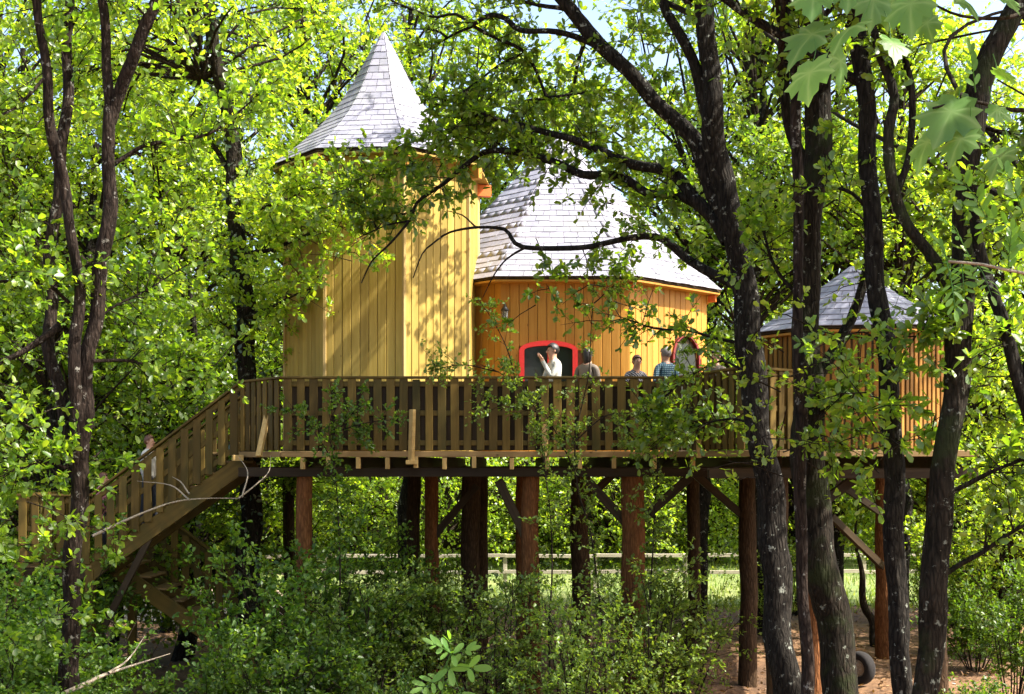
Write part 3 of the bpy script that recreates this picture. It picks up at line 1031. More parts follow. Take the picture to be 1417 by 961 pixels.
A.limb([(120, 470), (150, 430), (203, 402), (250, 372)], 14, 14.6, .018, .006, (.2, 1, 20, .6, dense))
A.limb([(96, 420), (68, 396), (30, 390), (-30, 388)], 14, 13.5, .022, .008, (.1, 1, 22, .6, dense))
A.limb([(128, 500), (180, 500), (240, 515), (300, 505)], 14, 15.0, .022, .007, (.15, 1, 26, .6, dense))
A.limb([(110, 660), (70, 640), (20, 650)], 14, 13.5, .02, .007, (.1, 1, 22, .55, dense))
A.limb([(60, 110), (20, 150), (-30, 170)], 13.6, 13.3, .02, .007, (.1, 1, 14, .6, dense))
for q in ((30, 560, 13.6), (20, 700, 13.4), (60, 760, 13.6), (45, 860, 13.3), (20, 300, 14.6), (190, 300, 15.2), (30, 220, 14.8)):
    A.clump_px(*q, (.7, .5, .4), 9, **dense)
a0 = PX(120, -180, 13.8)
A.crown((-6.0, 13.4, 12.2), (3.6, 2.6, 2.4), 55, axis=(a0[0], a0[1], 9.2, 10.4), ls=.11, ntw=8)
A.done()

# B: the great oak whose boughs reach over the roofs
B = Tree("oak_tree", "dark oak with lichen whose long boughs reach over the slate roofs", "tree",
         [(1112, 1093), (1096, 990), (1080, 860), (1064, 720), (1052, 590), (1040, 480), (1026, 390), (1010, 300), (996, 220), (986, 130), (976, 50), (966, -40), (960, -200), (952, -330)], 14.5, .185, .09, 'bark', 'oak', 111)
B.limb([(1036, 450), (1022, 380), (1002, 310), (974, 215), (940, 163), (896, 125), (845, 81), (811, 44), (777, 3), (735, -65), (690, -150)], 14.5, 15.4, .115, .065, (.55, 1, 14, .8, dense))
B.limb([(994, 205), (964, 115), (938, 45), (920, 0), (905, -80), (880, -200)], 14.5, 14.8, .075, .045, (.4, 1, 18, .7, light))
L1 = B.limb([(1008, 335), (990, 303), (965, 275), (928, 239), (877, 229), (830, 210), (790, 192), (756, 183), (715, 172), (689, 166), (660, 150), (640, 135)], 14.6, 16.2, .085, .022, (.25, 1, 40, .6, dense))
L2 = B.limb([(1006, 320), (980, 294), (940, 272), (891, 266), (857, 244), (809, 242), (775, 227), (725, 213), (674, 210), (640, 230), (614, 254), (577, 280), (568, 303), (540, 338), (515, 362), (500, 392)], 14.6, 17.2, .07, .008, (.12, .72, 40, .5, dense))
B.limb([(574, 290), (545, 300), (520, 290)], 17.0, 17.3, .014, .006, (.2, 1, 8, .4, dense))
B.limb([(566, 306), (535, 312), (495, 330)], 17.0, 17.3, .014, .006, (.2, 1, 8, .4, dense))
L3 = B.limb([(1028, 402), (1008, 390), (975, 374), (945, 356), (911, 330), (877, 328), (826, 340), (789, 344), (725, 342), (708, 330), (697, 318), (660, 315), (622, 322), (598, 338), (584, 352), (572, 385)], 14.5, 16.8, .058, .007, (.1, .45, 16, .5, light))
B.limb([(725, 344), (702, 358), (684, 380), (668, 412)], 16.2, 16.4, .016, .005)
B.limb([(660, 316), (640, 298), (618, 292)], 16.6, 16.8, .012, .005)
T1 = B.limb([(850, 88), (817, 60), (773, 44), (722, 42), (700, 26), (680, 22), (664, 30), (655, 36)], 15.0, 15.8, .045, .026, (.2, 1, 10, .6, light))
B.limb([(655, 36), (625, 50), (602, 64), (585, 76)], 15.8, 16.2, .022, .006, (.3, 1, 6, .4, light))
B.limb([(618, 52), (600, 42), (556, 40)], 15.9, 16.2, .018, .006)
B.limb([(655, 36), (630, 20), (600, 24), (572, 14), (540, 0), (505, -20)], 15.8, 16.2, .022, .008, (.3, 1, 10, .5, light))
T2 = B.limb([(655, 36), (672, 46), (689, 54), (722, 70), (740, 98), (756, 135)], 15.8, 16.0, .026, .02, (.1, 1, 14, .5, dense))
B.limb([(722, 75), (690, 92), (655, 118), (622, 138), (598, 146)], 16.0, 16.4, .02, .007, (.2, 1, 22, .5, dense))
B.limb([(756, 137), (728, 140), (722, 158), (728, 182)], 16.0, 16.0, .018, .012, (.1, 1, 8, .4, dense))
B.limb([(756, 136), (800, 130), (850, 124)], 16.0, 15.6, .018, .008, (.1, 1, 14, .5, dense))
B.limb([(780, 12), (745, 8), (710, -4), (680, -30)], 15.3, 15.5, .03, .012, (.2, 1, 10, .5, light))
B.limb([(655, 150), (668, 175), (690, 200)], 16.2, 16.3, .03, .02, (0, 1, 14, .5, dense))
B.limb([(1030, 476), (990, 468), (950, 458), (905, 455), (868, 442), (840, 446)], 14.5, 15.8, .02, .006, (.15, 1, 34, .45, light))
B.limb([(1040, 520), (1000, 500), (965, 515), (930, 540), (890, 585)], 14.5, 15.5, .016, .006, (.2, 1, 26, .45, light))
B.limb([(1050, 590), (1010, 580), (960, 590), (905, 600)], 14.5, 15.5, .018, .006, (.2, 1, 30, .45, dense))
for q in ((610, 190, 16.8), (640, 165, 16.6), (575, 215, 17.0), (600, 225, 17.0), (650, 190, 16.4), (545, 235, 17.3), (500, 245, 17.4), (470, 265, 17.5), (520, 285, 17.4)):
    B.clump_px(*q, (.55, .4, .28), 10, **dense)
for q in ((700, 130, 16.4), (760, 110, 16.6), (800, 160, 16.4), (860, 180, 16.0), (690, 85, 16.6), (840, 130, 17), (900, 60, 16.5), (940, 130, 16), (880, 290, 15.6), (930, 300, 15.4), (840, 380, 15.8), (820, 365, 16), (790, 395, 16)):
    B.clump_px(*q, (.6, .5, .35), 7, **dense)
B.crown((1.2, 14.6, 12.4), (4.2, 3.0, 2.0), 40, ls=.11, ntw=8)
B.crown((1.2, 17.0, 12.6), (2.4, 2.2, 1.6), 10, ls=.11, ntw=8)
B.limb([(811, 46), (800, 90), (790, 130), (760, 160), (715, 175)], 15.2, 19.4, .03, .008, (.5, 1, 14, .5, dense))
for q in ((690, 175, 19.3), (740, 160, 19.2), (800, 150, 19.2), (850, 165, 19.3), (880, 130, 19.2), (770, 185, 19.3)):
    B.clump_px(*q, (.7, .35, .4), 5, **dense)
B.done()

# C: thick mossy trunk beside it and its thin companion
C_ = Tree("mossy_oak", "thick mossy oak trunk beside the lichen spotted oak", "tree",
          [(1172, 1064), (1162, 960), (1150, 860), (1134, 760), (1120, 650), (1112, 540), (1116, 420), (1124, 300), (1130, 180), (1128, 60), (1124, -80), (1118, -250)], 15.6, .25, .11, 'bark2', 'oak', 121, near=.82)
C_.limb([(1114, 560), (1135, 515), (1158, 480), (1178, 440), (1190, 395), (1202, 330), (1210, 250)], 15.6, 15.9, .085, .04, (.5, 1, 14, .6, light))
C_.limb([(1126, 250), (1100, 190), (1085, 110), (1080, 20), (1070, -80)], 15.6, 15.8, .07, .04, (.2, 1, 18, .6, dense))
C_.limb([(1118, 420), (1080, 380), (1060, 330), (1050, 270)], 15.6, 16, .03, .01, (.2, 1, 20, .5, dense))
C_.limb([(1110, 600), (1150, 560), (1190, 545)], 15.5, 15.2, .02, .006, (.2, 1, 20, .45, dense))
C_.crown((3.6, 11.8, 11.0), (3.0, 2.2, 2.2), 13, ls=.11, ntw=8)
C_.crown((3.6, 16.6, 11.4), (2.2, 1.2, 1.3), 13, ls=.12, ntw=10)  # unseen crown piece above the frame, added to shade the railing
C_.done()
C2 = Tree("thin_tree", "thin reddish stem rising close between the two big oaks", "tree",
          [(1122, 1083), (1116, 960), (1112, 820), (1110, 700), (1107, 580), (1102, 450), (1108, 320), (1102, 200), (1096, 70), (1086, -80), (1080, -200)], 15.1, .085, .05, 'bark3', 'oakbright', 131, sides=12, near=.82)
for q in ((1075, 510, 14.7), (1120, 540, 14.6), (1085, 640, 14.7), (1060, 620, 14.5), (1110, 450, 14.7), (1155, 590, 14.6)):
    C2.clump_px(*q, (.35, .3, .3), 5, nsub=3, nleaf=5, ls=.075)
C2.crown((2.7, 11.6, 9.8), (1.6, 1.5, 1.6), 18, ls=.10, ntw=7)
C2.done()

# D, E, F: trunks on the right
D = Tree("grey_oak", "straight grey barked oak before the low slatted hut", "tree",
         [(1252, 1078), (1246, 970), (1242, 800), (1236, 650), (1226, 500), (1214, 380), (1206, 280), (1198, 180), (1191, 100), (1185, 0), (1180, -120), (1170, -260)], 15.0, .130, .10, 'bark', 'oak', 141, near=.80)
D.limb([(1200, 118), (1160, 98), (1128, 81), (1075, 47), (1007, 3), (950, -40)], 15, 15.3, .065, .04, (.2, 1, 22, .6, dense))
D.limb([(1210, 300), (1180, 268), (1145, 258), (1110, 262)], 15, 14.8, .03, .01, (.3, 1, 14, .5, light))
D.limb([(1222, 480), (1195, 460), (1150, 470)], 15, 14.6, .014, .005, (.2, 1, 12, .4, light))
for q in ((1200, 560, 14.5), (1240, 540, 14.4), (1210, 590, 14.5), (1180, 620, 14.6)):
    D.clump_px(*q, (.35, .3, .3), 6, **dense)
D.crown((4.4, 11.2, 11.0), (2.8, 2.2, 2.3), 14, ls=.11, ntw=8)
D.done()
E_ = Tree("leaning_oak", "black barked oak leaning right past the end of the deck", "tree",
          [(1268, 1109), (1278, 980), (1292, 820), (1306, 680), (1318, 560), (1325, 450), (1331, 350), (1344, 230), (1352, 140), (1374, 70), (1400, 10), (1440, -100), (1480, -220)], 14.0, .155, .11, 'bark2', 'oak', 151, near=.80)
E_.limb([(1322, 410), (1292, 352), (1256, 308), (1236, 258), (1228, 185), (1233, 134), (1216, 80), (1205, 20), (1195, -60)], 14, 14.3, .075, .035, (.5, 1, 18, .6, dense))
E_.limb([(1240, 268), (1258, 205), (1263, 135), (1252, 78), (1244, 20), (1240, -60)], 14.2, 14.5, .045, .025, (.3, 1, 16, .6, dense))
E_.limb([(1300, 800), (1330, 780), (1360, 764), (1390, 742), (1440, 715)], 14, 13.6, .035, .015, (.3, 1, 12, .5, light))
E_.limb([(1318, 680), (1350, 664), (1380, 650), (1430, 632)], 14, 13.7, .03, .012, (.3, 1, 16, .5, dense))
E_.limb([(1350, 170), (1385, 185), (1420, 180), (1470, 170)], 14, 14, .03, .012, (.1, 1, 20, .5, dense))
E_.limb([(1326, 470), (1290, 450), (1262, 470)], 14, 13.8, .014, .006, (.2, 1, 14, .4, dense))
for q in ((1370, 560, 14.4), (1390, 620, 14.2), (1360, 500, 14.6), (1400, 470, 14.4), (1380, 300, 15), (1280, 240, 15)):
    E_.clump_px(*q, (.5, .4, .35), 8, **dense)
E_.crown((6.2, 11.0, 11.0), (3.0, 2.2, 2.6), 18, ls=.11, ntw=8)
E_.crown((8.6, 16.2, 12.6), (3.0, 1.7, 2.4), 24, ls=.12, ntw=10)  # added out of view above the frame to keep sun off the railing
E_.crown((6.0, 16.4, 11.8), (2.2, 1.3, 1.6), 14, ls=.12, ntw=10)  # another unseen crown piece added for shade on the railing
E_.crown((9.4, 17.2, 11.6), (2.2, 1.1, 1.7), 36, ls=.12, ntw=10)  # unseen crown piece added to shade the small hut
E_.done()
F_ = Tree("bent_tree", "bent dark stem leaning in beside the black leaning oak", "tree",
          [(1500, 1126), (1480, 900), (1450, 660), (1412, 535), (1388, 455), (1368, 400), (1352, 330), (1350, 260)], 13.6, .13, .06, 'bark', 'oak', 161, near=.80)
F_.limb([(1412, 535), (1450, 440), (1480, 300), (1500, 150)], 13.6, 13.4, .07, .03, (.3, 1, 14, .6, dense))
F_.L.along(F_.trunk, .75, 1, 18, .6, **dense)
F_.done()

# H: ivy covered tree left of the tower
H_ = Tree("ivy_tree", "ivy covered tree standing between staircase and tall tower", "tree",
          [(350, 952), (346, 800), (344, 640), (342, 540), (338, 450), (331, 340), (324, 250), (318, 180), (304, 100), (292, 30), (284, -80), (280, -180)], 21.0, .20, .09, 'bark2', 'oakbright', 171)
H_.limb([(338, 520), (325, 490), (316, 455), (305, 445)], 21, 20.6, .07, .03, (.5, 1, 10, .5, light))
H_.limb([(331, 352), (370, 346), (406, 333), (440, 318), (467, 304), (510, 286)], 20.6, 18.4, .04, .01, (.1, 1, 46, .6, dense))
H_.limb([(340, 440), (375, 425), (410, 408), (430, 400)], 20.8, 19.0, .03, .01, (.1, 1, 24, .5, dense))
H_.limb([(322, 245), (300, 208), (278, 185), (250, 170)], 21, 21, .05, .02, (.2, 1, 24, .7, dense))
H_.limb([(330, 300), (385, 280), (430, 262)], 20.8, 18.6, .025, .008, (.1, 1, 34, .6, dense))
H_.limb([(320, 180), (345, 140), (380, 110)], 21, 21.5, .04, .015, (.2, 1, 24, .7, dense))
for q in ((440, 290, 18.6), (420, 330, 18.8), (480, 330, 18.5), (390, 370, 19.2), (370, 310, 19.6), (460, 245, 18.6), (430, 255, 18.6), (380, 240, 20.5), (360, 400, 20), (300, 350, 20.4), (260, 300, 20.6), (330, 280, 20.0), (280, 420, 20.5), (380, 450, 20.2), (300, 250, 21), (270, 380, 20)):
    H_.clump_px(*q, (.6, .45, .35), 10, **dense)
H_.crown((-5.6, 21.5, 11.6), (2.6, 2.4, 2.4), 60, ls=.12, ntw=9)
H_.done()
iv = Leaves(175)
t = rs(176)
line = H_.trunk
k = t.integers(2, len(line) - 12, 900)
th = t.uniform(0, 6.28, 900)
rd = t.uniform(.16, .34, 900)
out = np.stack([np.cos(th), np.sin(th), np.zeros(900)], -1)
iv.P.append(line[k] + out * rd[:, None] + t.normal(0, .05, (900, 3)))
iv.D.append(nrm(t.normal(0, .5, (900, 3)) + [0, 0, -.5])); iv.N.append(nrm(out + t.normal(0, .4, (900, 3)))); iv.S.append(t.uniform(.07, .13, 900))
ob("ivy", iv.leaf_mesh("ivy", M['ivy'], OVAL, H_.org), H_.root)

# ------------------------------------------------------------------ woodland behind (a few grown trees, copied)
def grown_tree(seed, h, crown_c, crown_r, ncl, leaf, r=.2, ls=.13, ntw=11, lean=.3):
    g = rs(seed)
    root = thing("woodland_tree", "tall leafy tree in the wood behind the treehouse", "tree", (0, 0, 0), 0, "trees of the wood behind the treehouse")
    p = [(0, 0, -.2)]
    x = y_ = 0
    for k in range(1, 6):
        x += g.normal(0, lean * .35); y_ += g.normal(0, lean * .35)
        p.append((x, y_, h * k / 5))
    V, Fc, C = tube(p, r, r * .3, sides=9, step=.6, rough=.1, seed=seed, flare=.4, wob=.3)
    ob("trunk", mesh_np("trunk", V, Fc, M['bark'], smooth=True), root)
    Lf = Leaves(seed + 1); wd = []
    Lf.clumps(crown_c, crown_r, ncl, (x * .5, y_ * .5, h * .2, h), ntw=ntw, nsub=5, nleaf=5, ls=ls, tl=.9, wood=wd, shell=.35, br=.05)
    ob("twigs", Lf.twig_mesh("twigs", M['twig'], (0, 0, 0), wd), root, kind="stuff")
    ob("crown", Lf.leaf_mesh("crown", M[leaf], KITE), root)
    return root


protos = [grown_tree(201, 13, (0, 0, 9.3), (3.7, 3.4, 5.2), 76, 'oakbright'),
          grown_tree(211, 14, (0, 0, 9.8), (3.4, 3.4, 5.6), 70, 'oak'),
          grown_tree(221, 11, (0, 0, 7.0), (3.8, 3.6, 5.0), 80, 'oakbright'),
          grown_tree(231, 9, (0, 0, 5.0), (3.4, 3.2, 4.2), 85, 'oak'),
          grown_tree(241, 5.2, (0, 0, 3.6), (2.5, 2.0, 2.0), 60, 'oakbright', r=.09, ls=.11, ntw=9)]
g = rs(300)
spots = []
protos.append(grown_tree(251, 3.0, (0, 0, 2.0), (2.5, 2.1, 2.1), 75, 'oakbright', r=.06, ls=.10, ntw=9))
# row just behind the platform (only crowns above the deck), then lower and denser beyond the meadow
for px, Y, k, s in [(20, 27, 0, 1.0), (130, 25, 2, .95), (235, 28, 0, 1.0), (60, 22, 3, .9), (330, 31, 2, 1.1), (430, 30, 0, 1.12), (560, 32, 1, 1.12), (650, 31, 0, 1.0), (960, 29, 0, 1.05),
                    (1060, 27, 1, 1.0), (1150, 30, 0, 1.05), (1240, 27, 0, .95), (1330, 29, 2, 1.0), (1420, 30, 0, .95), (-60, 25, 2, 1), (250, 24, 3, .85), (10, 32, 1, 1.2)]:
    spots.append(((px - PW / 2) / F * Y, Y, k, s))
for X in np.arange(-19, 20, 3.3):
    spots.append((X + g.normal(0, .5), 46 + g.normal(0, 1.5), 5, g.uniform(1.25, 1.6)))
for X in np.arange(-22, 23, 5.0):
    spots.append((X + g.normal(0, .8), 53 + g.normal(0, 2), 5, g.uniform(2.0, 2.5)))
for px, Y, s_ in [(335, 30, .9), (1100, 31, .9), (1330, 31, 1.1), (250, 26, 1.0), (150, 24, .9), (1400, 24, .8)]:
    spots.append(((px - PW / 2) / F * Y, Y, 4, s_))
for X in np.arange(-30, 31, 5.2):
    spots.append((X + g.normal(0, .9), 60 + g.normal(0, 3), 3, g.uniform(1.15, 1.5)))
for X in np.arange(-34, 35, 7.5):
    spots.append((X + g.normal(0, 1), 76 + g.normal(0, 3), 2, g.uniform(1.1, 1.5)))
first = {}
for (X, Y, k, s) in spots:
    o = protos[k] if k not in first else copy_tree(protos[k])
    first[k] = 1
    o.location = (X, Y, -.05)
    o.rotation_euler = (0, 0, g.uniform(0, 6.28))
    o.scale = (s, s, s * g.uniform(.93, 1.07))
    if Y > 55:
        far = "just beyond the meadow" if k == 3 else "behind the row of trees beyond the meadow"
        o["label"] = "low dark leaved tree " + far if k == 3 else "bright leaved tree " + far; o["group"] = "distant trees beyond the meadow, " + ("front row" if k == 3 else "back row")
        continue
    px = X / Y * F + PW / 2
    look = ["tall bright leaved tree", "tall dark leaved tree", "broad bright leaved tree", "low dark leaved tree", "small bright understory tree", "rounded bright bush" if Y < 50 else "large rounded bush"][k]
    if k == 5:
        where = "along the far side of the meadow"
    elif k == 4:
        where = "across the meadow" if Y > 40 else "behind the staircase" if px < 360 else "behind the deck posts" if px < 1050 else "behind the big oaks"
    else:
        where = "behind the forked tree" if px < 200 else "behind the ivy covered tree" if px < 400 else "behind the tall tower" if px < 600 else "behind the broad hut" if px < 1000 else "behind the big oaks" if px < 1200 else "behind the black leaning oak"
    inn = " " if k == 5 else " in the wood "
    o["label"] = look + inn + where
    o["group"] = look.replace("bush", "bushe") + "s" + inn + where
    if k == 5:
        o.name = "hedge_bush"; o["category"] = "bush"


# ------------------------------------------------------------------ shrubs and saplings
def shrub_proto(seed, h, rad, nst, leaf, ls, ntw, label, name="shrub", group=None, nsub=5, nleaf=6):
    g = rs(seed)
    root = thing(name, label, "shrub", (0, 0, 0), 0, group)
    Lf = Leaves(seed + 1)
    for k in range(nst):
        a = g.uniform(0, 6.28); e = g.uniform(.25, 1.0)
        tip = np.array([math.cos(a) * rad * e, math.sin(a) * rad * e, h * g.uniform(.6, 1.0) * (1.1 - .35 * e)])
        base = np.array([math.cos(a) * .1, math.sin(a) * .1, -.05])
        mid = base * .45 + tip * .55 + np.array([0, 0, .12 * h]) + g.normal(0, .08, 3)
        V, Fc, C = tube([base, mid, tip], .018, .005, sides=5, step=.2, rough=.05, seed=int(g.integers(1e6)), wob=.6)
        ob("stem", mesh_np("stem", V, Fc, M['twig'], smooth=True), root)
        Lf.along(C, .25, 1.0, ntw, .62, up=.0, flat=.35, upn=1.1, nsub=nsub, nleaf=nleaf, ls=ls, tw=.004)
    ob("twigs", Lf.twig_mesh("twigs", M['twig']), root, kind="stuff")
    ob("foliage", Lf.leaf_mesh("foliage", M[leaf], OVAL), root)
    return root


sp = [shrub_proto(401, 1.9, 1.1, 14, 'shrubleaf', .075, 15, "dense dark green shrub in the shade below the deck", group="dark shrubs below the deck"),
      shrub_proto(411, 2.6, 1.2, 12, 'haw', .065, 14, "loose light green thorn bush growing before the deck posts", name="thorn_bush", group="light green thorn bushes before the deck"),
      shrub_proto(421, 3.3, 1.2, 11, 'shrubleaf', .08, 17, "tall leafy shrub with layered sprays below the staircase side of the deck", name="tall_shrub", group="tall leafy shrubs near the staircase")]
sh = [(345, 15.2, 0, .95), (425, 16.0, 0, .9), (500, 16.8, 1, 1.0), (690, 16.8, 1, .9), (455, 17.3, 2, .95), (375, 16.8, 2, .95), (560, 15.0, 0, .62), (680, 14.6, 0, .6), (800, 15.6, 1, .8), (890, 16.6, 1, .95), (940, 17.6, 1, .9),
      (165, 15.2, 2, .45), (40, 13.4, 2, .9), (90, 15.6, 0, 1.05), (-10, 15.0, 2, 1.0), (600, 18.9, 1, .85), (1375, 15.5, 0, .62), (1400, 19.5, 2, .8), (1350, 22.5, 0, .8), (540, 20.0, 2, .8), (480, 19.4, 2, .95),
      (860, 14.4, 0, .55), (780, 13.8, 0, .5), (215, 13.0, 0, .42), (20, 12.6, 0, .85), (1340, 27, 2, .9), (1290, 29, 1, .9), (870, 25, 1, .8), (1080, 26.5, 1, .8), (620, 26, 1, .8), (1400, 25, 2, 1.0), (60, 19, 2, 1.1), (-20, 21, 2, 1.2)]
first = {}
g = rs(430)
for px, Y, k, s in sh:
    o = sp[k] if k not in first else copy_tree(sp[k])
    first[k] = 1
    o.location = ((px - PW / 2) / F * Y, Y, -.02)
    o.rotation_euler = (0, 0, g.uniform(0, 6.28)); o.scale = (s, s, s * g.uniform(.9, 1.1))
    look = ["dense dark green shrub", "loose light green thorn bush", "tall layered leafy shrub"][k]
    if Y > 22: where = "beyond the deck posts" if px < 1200 else "beyond the leaning oak"
    elif Y > 18.3: where = "under the deck" if 400 < px < 1100 else "behind the forked tree" if px < 400 else "behind the leaning oak"
    elif px < 180: where = "around the forked tree"
    elif px < 400: where = "before the staircase"
    elif px < 620: where = "before the deck near the stair head"
    elif px < 1100: where = "before the deck by the big oak"
    else: where = "at the foot of the leaning oak"
    o["label"] = look + " " + where; o["group"] = look.replace("bush", "bushe") + "s " + where


def sapling(name, label, pts, Y0, Y1, r0, leaf, ls, sprays, seed, dead=False, subs=()):
    g = rs(seed)
    P = line_px(pts, Y0, Y1)
    if not dead:
        P = [np.array([P[0][0], P[0][1], -.05])] + P
    org = np.array([P[0][0], P[0][1], max(0, P[0][2])])
    root = thing(name, label, "branch" if dead else "sapling", tuple(org))
    V, Fc, C = tube(P, r0, .005, sides=7, step=.12, rough=.07, seed=seed, wob=.7)
    ob("stem", mesh_np("stem", V - org, Fc, M['deadwood' if dead else 'twig'], smooth=True), root)
    Lf = Leaves(seed + 1)
    for q in subs:
        V, Fc, c2 = tube(line_px(q, Y0 if dead else Y1, Y1), r0 * .6, .004, sides=5, step=.12, rough=.07, seed=seed + 3 + len(q), wob=.7)
        ob("side_branch", mesh_np("side_branch", V - org, Fc, M['deadwood' if dead else 'twig'], smooth=True), root)
        if not dead:
            Lf.along(c2, .1, 1, 16, .32, nsub=4, nleaf=6, ls=ls, tw=.003)
    if not dead:
        t0, n, ln = sprays
        Lf.along(C, t0, 1, n, ln, nsub=4, nleaf=6, ls=ls, tw=.003)
        ob("twigs", Lf.twig_mesh("twigs", M['twig'], org), root, kind="stuff")
        ob("foliage", Lf.leaf_mesh("foliage", M[leaf], OVAL, org), root)
    return root


sapling("thorn_sapling", "slender thorn sapling with small leaves rising past the railing to the eaves", [(835, 900), (822, 760), (800, 680), (795, 610), (806, 560), (815, 520), (818, 460), (822, 390)], 16.6, 16.8, .018, 'haw', .055, (.3, 60, .35), 501,
        subs=[[(800, 660), (770, 600), (745, 560), (720, 530)], [(797, 610), (840, 575), (885, 575), (915, 590)], [(822, 420), (850, 395), (872, 390)]])
sapling("thorn_sapling", "slender thorn sapling arching over the railing top toward the orange wall", [(760, 880), (765, 760), (752, 640), (742, 570), (715, 535), (690, 515), (665, 505)], 16.4, 16.9, .016, 'haw', .055, (.3, 60, .35), 511,
        subs=[[(742, 570), (700, 560), (660, 545)], [(715, 535), (700, 480), (680, 440), (662, 415)], [(690, 515), (640, 505), (590, 515)]])
sapling("thorn_sapling", "short leafy sapling against the pickets near the stair head", [(470, 860), (470, 740), (462, 640), (455, 590), (470, 555)], 17.0, 17.3, .018, 'shrubleaf', .06, (.5, 50, .4), 521,
        subs=[[(462, 640), (430, 590), (400, 565)], [(458, 600), (510, 585), (560, 580)], [(465, 600), (490, 570), (500, 545)]])
sapling("thorn_sapling", "leafy sapling in the shade against the pickets beside the big oak", [(900, 860), (905, 740), (910, 640), (905, 600), (915, 570)], 16.8, 17.0, .018, 'haw', .06, (.5, 50, .4), 531,
        subs=[[(908, 640), (870, 600), (850, 580)], [(908, 620), (950, 590), (985, 580)]])
sapling("dead_branch", "long bare pale branch sagging beside the stair stringer", [(128, 742), (165, 725), (210, 705), (245, 694), (285, 690), (330, 690)], 17.2, 18.2, .022, None, 0, None, 541, dead=True,
        subs=[[(330, 690), (355, 670), (372, 652), (375, 628)], [(262, 692), (235, 672), (190, 666)], [(335, 688), (342, 655), (330, 632)], [(262, 684), (250, 668), (238, 660)]])
sapling("dead_branch", "broken bare branch lying low among the shrubs by the forked tree", [(90, 960), (135, 938), (170, 925), (235, 905)], 13.4, 14.6, .03, None, 0, None, 551, dead=True, subs=[[(150, 932), (175, 915), (200, 880)]])
sapling("young_tree", "small curved dark trunk behind the reddish log post", [(1210, 862), (1198, 840), (1188, 790), (1184, 740), (1190, 680)], 26, 26, .10, 'oak', .1, (.6, 40, .8), 561)
#==NEAR==


# ------------------------------------------------------------------ leaves close to the camera
MAPLE_HALF = [(0, 0), (-.08, .12), (-.05, .33), (.09, .32), (.15, .50), (.29, .39), (.46, .62), (.52, .44), (.67, .41), (.58, .23), (.75, .25), (.80, .12), (1.0, 0)]


def maple_leaf_mesh(seed):
    g = rs(seed)
    out = MAPLE_HALF + [(x, -y) for x, y in MAPLE_HALF[-2:0:-1]]
    V = [(.28, 0, .02)]
    c1, c2 = g.uniform(-.25, -.05), g.uniform(-.35, .05)
    for x, y in out:
        x2, y2 = x + g.normal(0, .012), y * g.uniform(.93, 1.07)
        V.append((x2, y2, c1 * x2 * x2 + c2 * y2 * y2 + .10 * abs(y2)))
    n = len(out)
    # second ring half way gives the blade its fold
    W = [(.28 + (x - .28) * .5, y * .5, z * .35 + .02 + .05 * abs(y)) for x, y, z in V[1:]]
    V += W
    Fq = []
    for k in range(n):
        k2 = (k + 1) % n
        Fq += [(1 + k, 1 + k2, 1 + n + k2), (1 + k, 1 + n + k2, 1 + n + k), (0, 1 + n + k, 1 + n + k2)]
    base = g.uniform(.05, .35)
    tip = np.array([base] * len(V)); tip[0] = .9
    for k in (4, 6, 12, 2 * 12 - 6, 2 * 12 - 4):
        tip[1 + k] = .95; tip[1 + n + k] = .95
    return mesh_np("leaf", V, Fq, M['maple'], smooth=True, rnd=tip)


def aim(pos, d, nrml):
    """matrix with local X along d and Z near nrml"""
    d = Vector(d).normalized(); z = Vector(nrml); z = (z - d * z.dot(d)).normalized(); y = z.cross(d)
    m = Matrix((d, y, z)).transposed().to_4x4()
    m.translation = Vector(pos)
    return m


mroot = PX(1640, 640, 3.6); mroot[2] = 0
mp = thing("maple_tree", "young maple whose large lobed leaves hang close by in front of the oaks", "tree", tuple(mroot))
V, Fc, C = tube([mroot + [0, 0, -.1], mroot + [.05, 0, 2.2], mroot + [-.05, .05, 4.2], mroot + [-.2, .1, 6.2]], .09, .04, sides=12, step=.2, rough=.06, seed=601, wob=.3)
ob("trunk", mesh_np("trunk", V - mroot, Fc, M['bark3'], smooth=True), mp)
for q, r0 in (([(1625, -40), (1500, -60), (1380, -50), (1260, -45), (1180, -30), (1120, -28)], .018), ([(1620, 20), (1540, 0), (1450, 10), (1390, 25), (1330, 22), (1290, 5)], .012), ([(1630, 180), (1540, 150), (1460, 150), (1400, 152), (1340, 140), (1290, 150)], .012)):
    V, Fc, c = tube(line_px(q, 3.6, 3.4), r0, .003, sides=8, step=.05, rough=.05, seed=610 + int(r0 * 1e3) + q[0][1], wob=.5)
    ob("limb", mesh_np("limb", V - mroot, Fc, M['twig'], smooth=True), mp)
mm = [maple_leaf_mesh(620 + k) for k in range(6)]
g = rs(640)
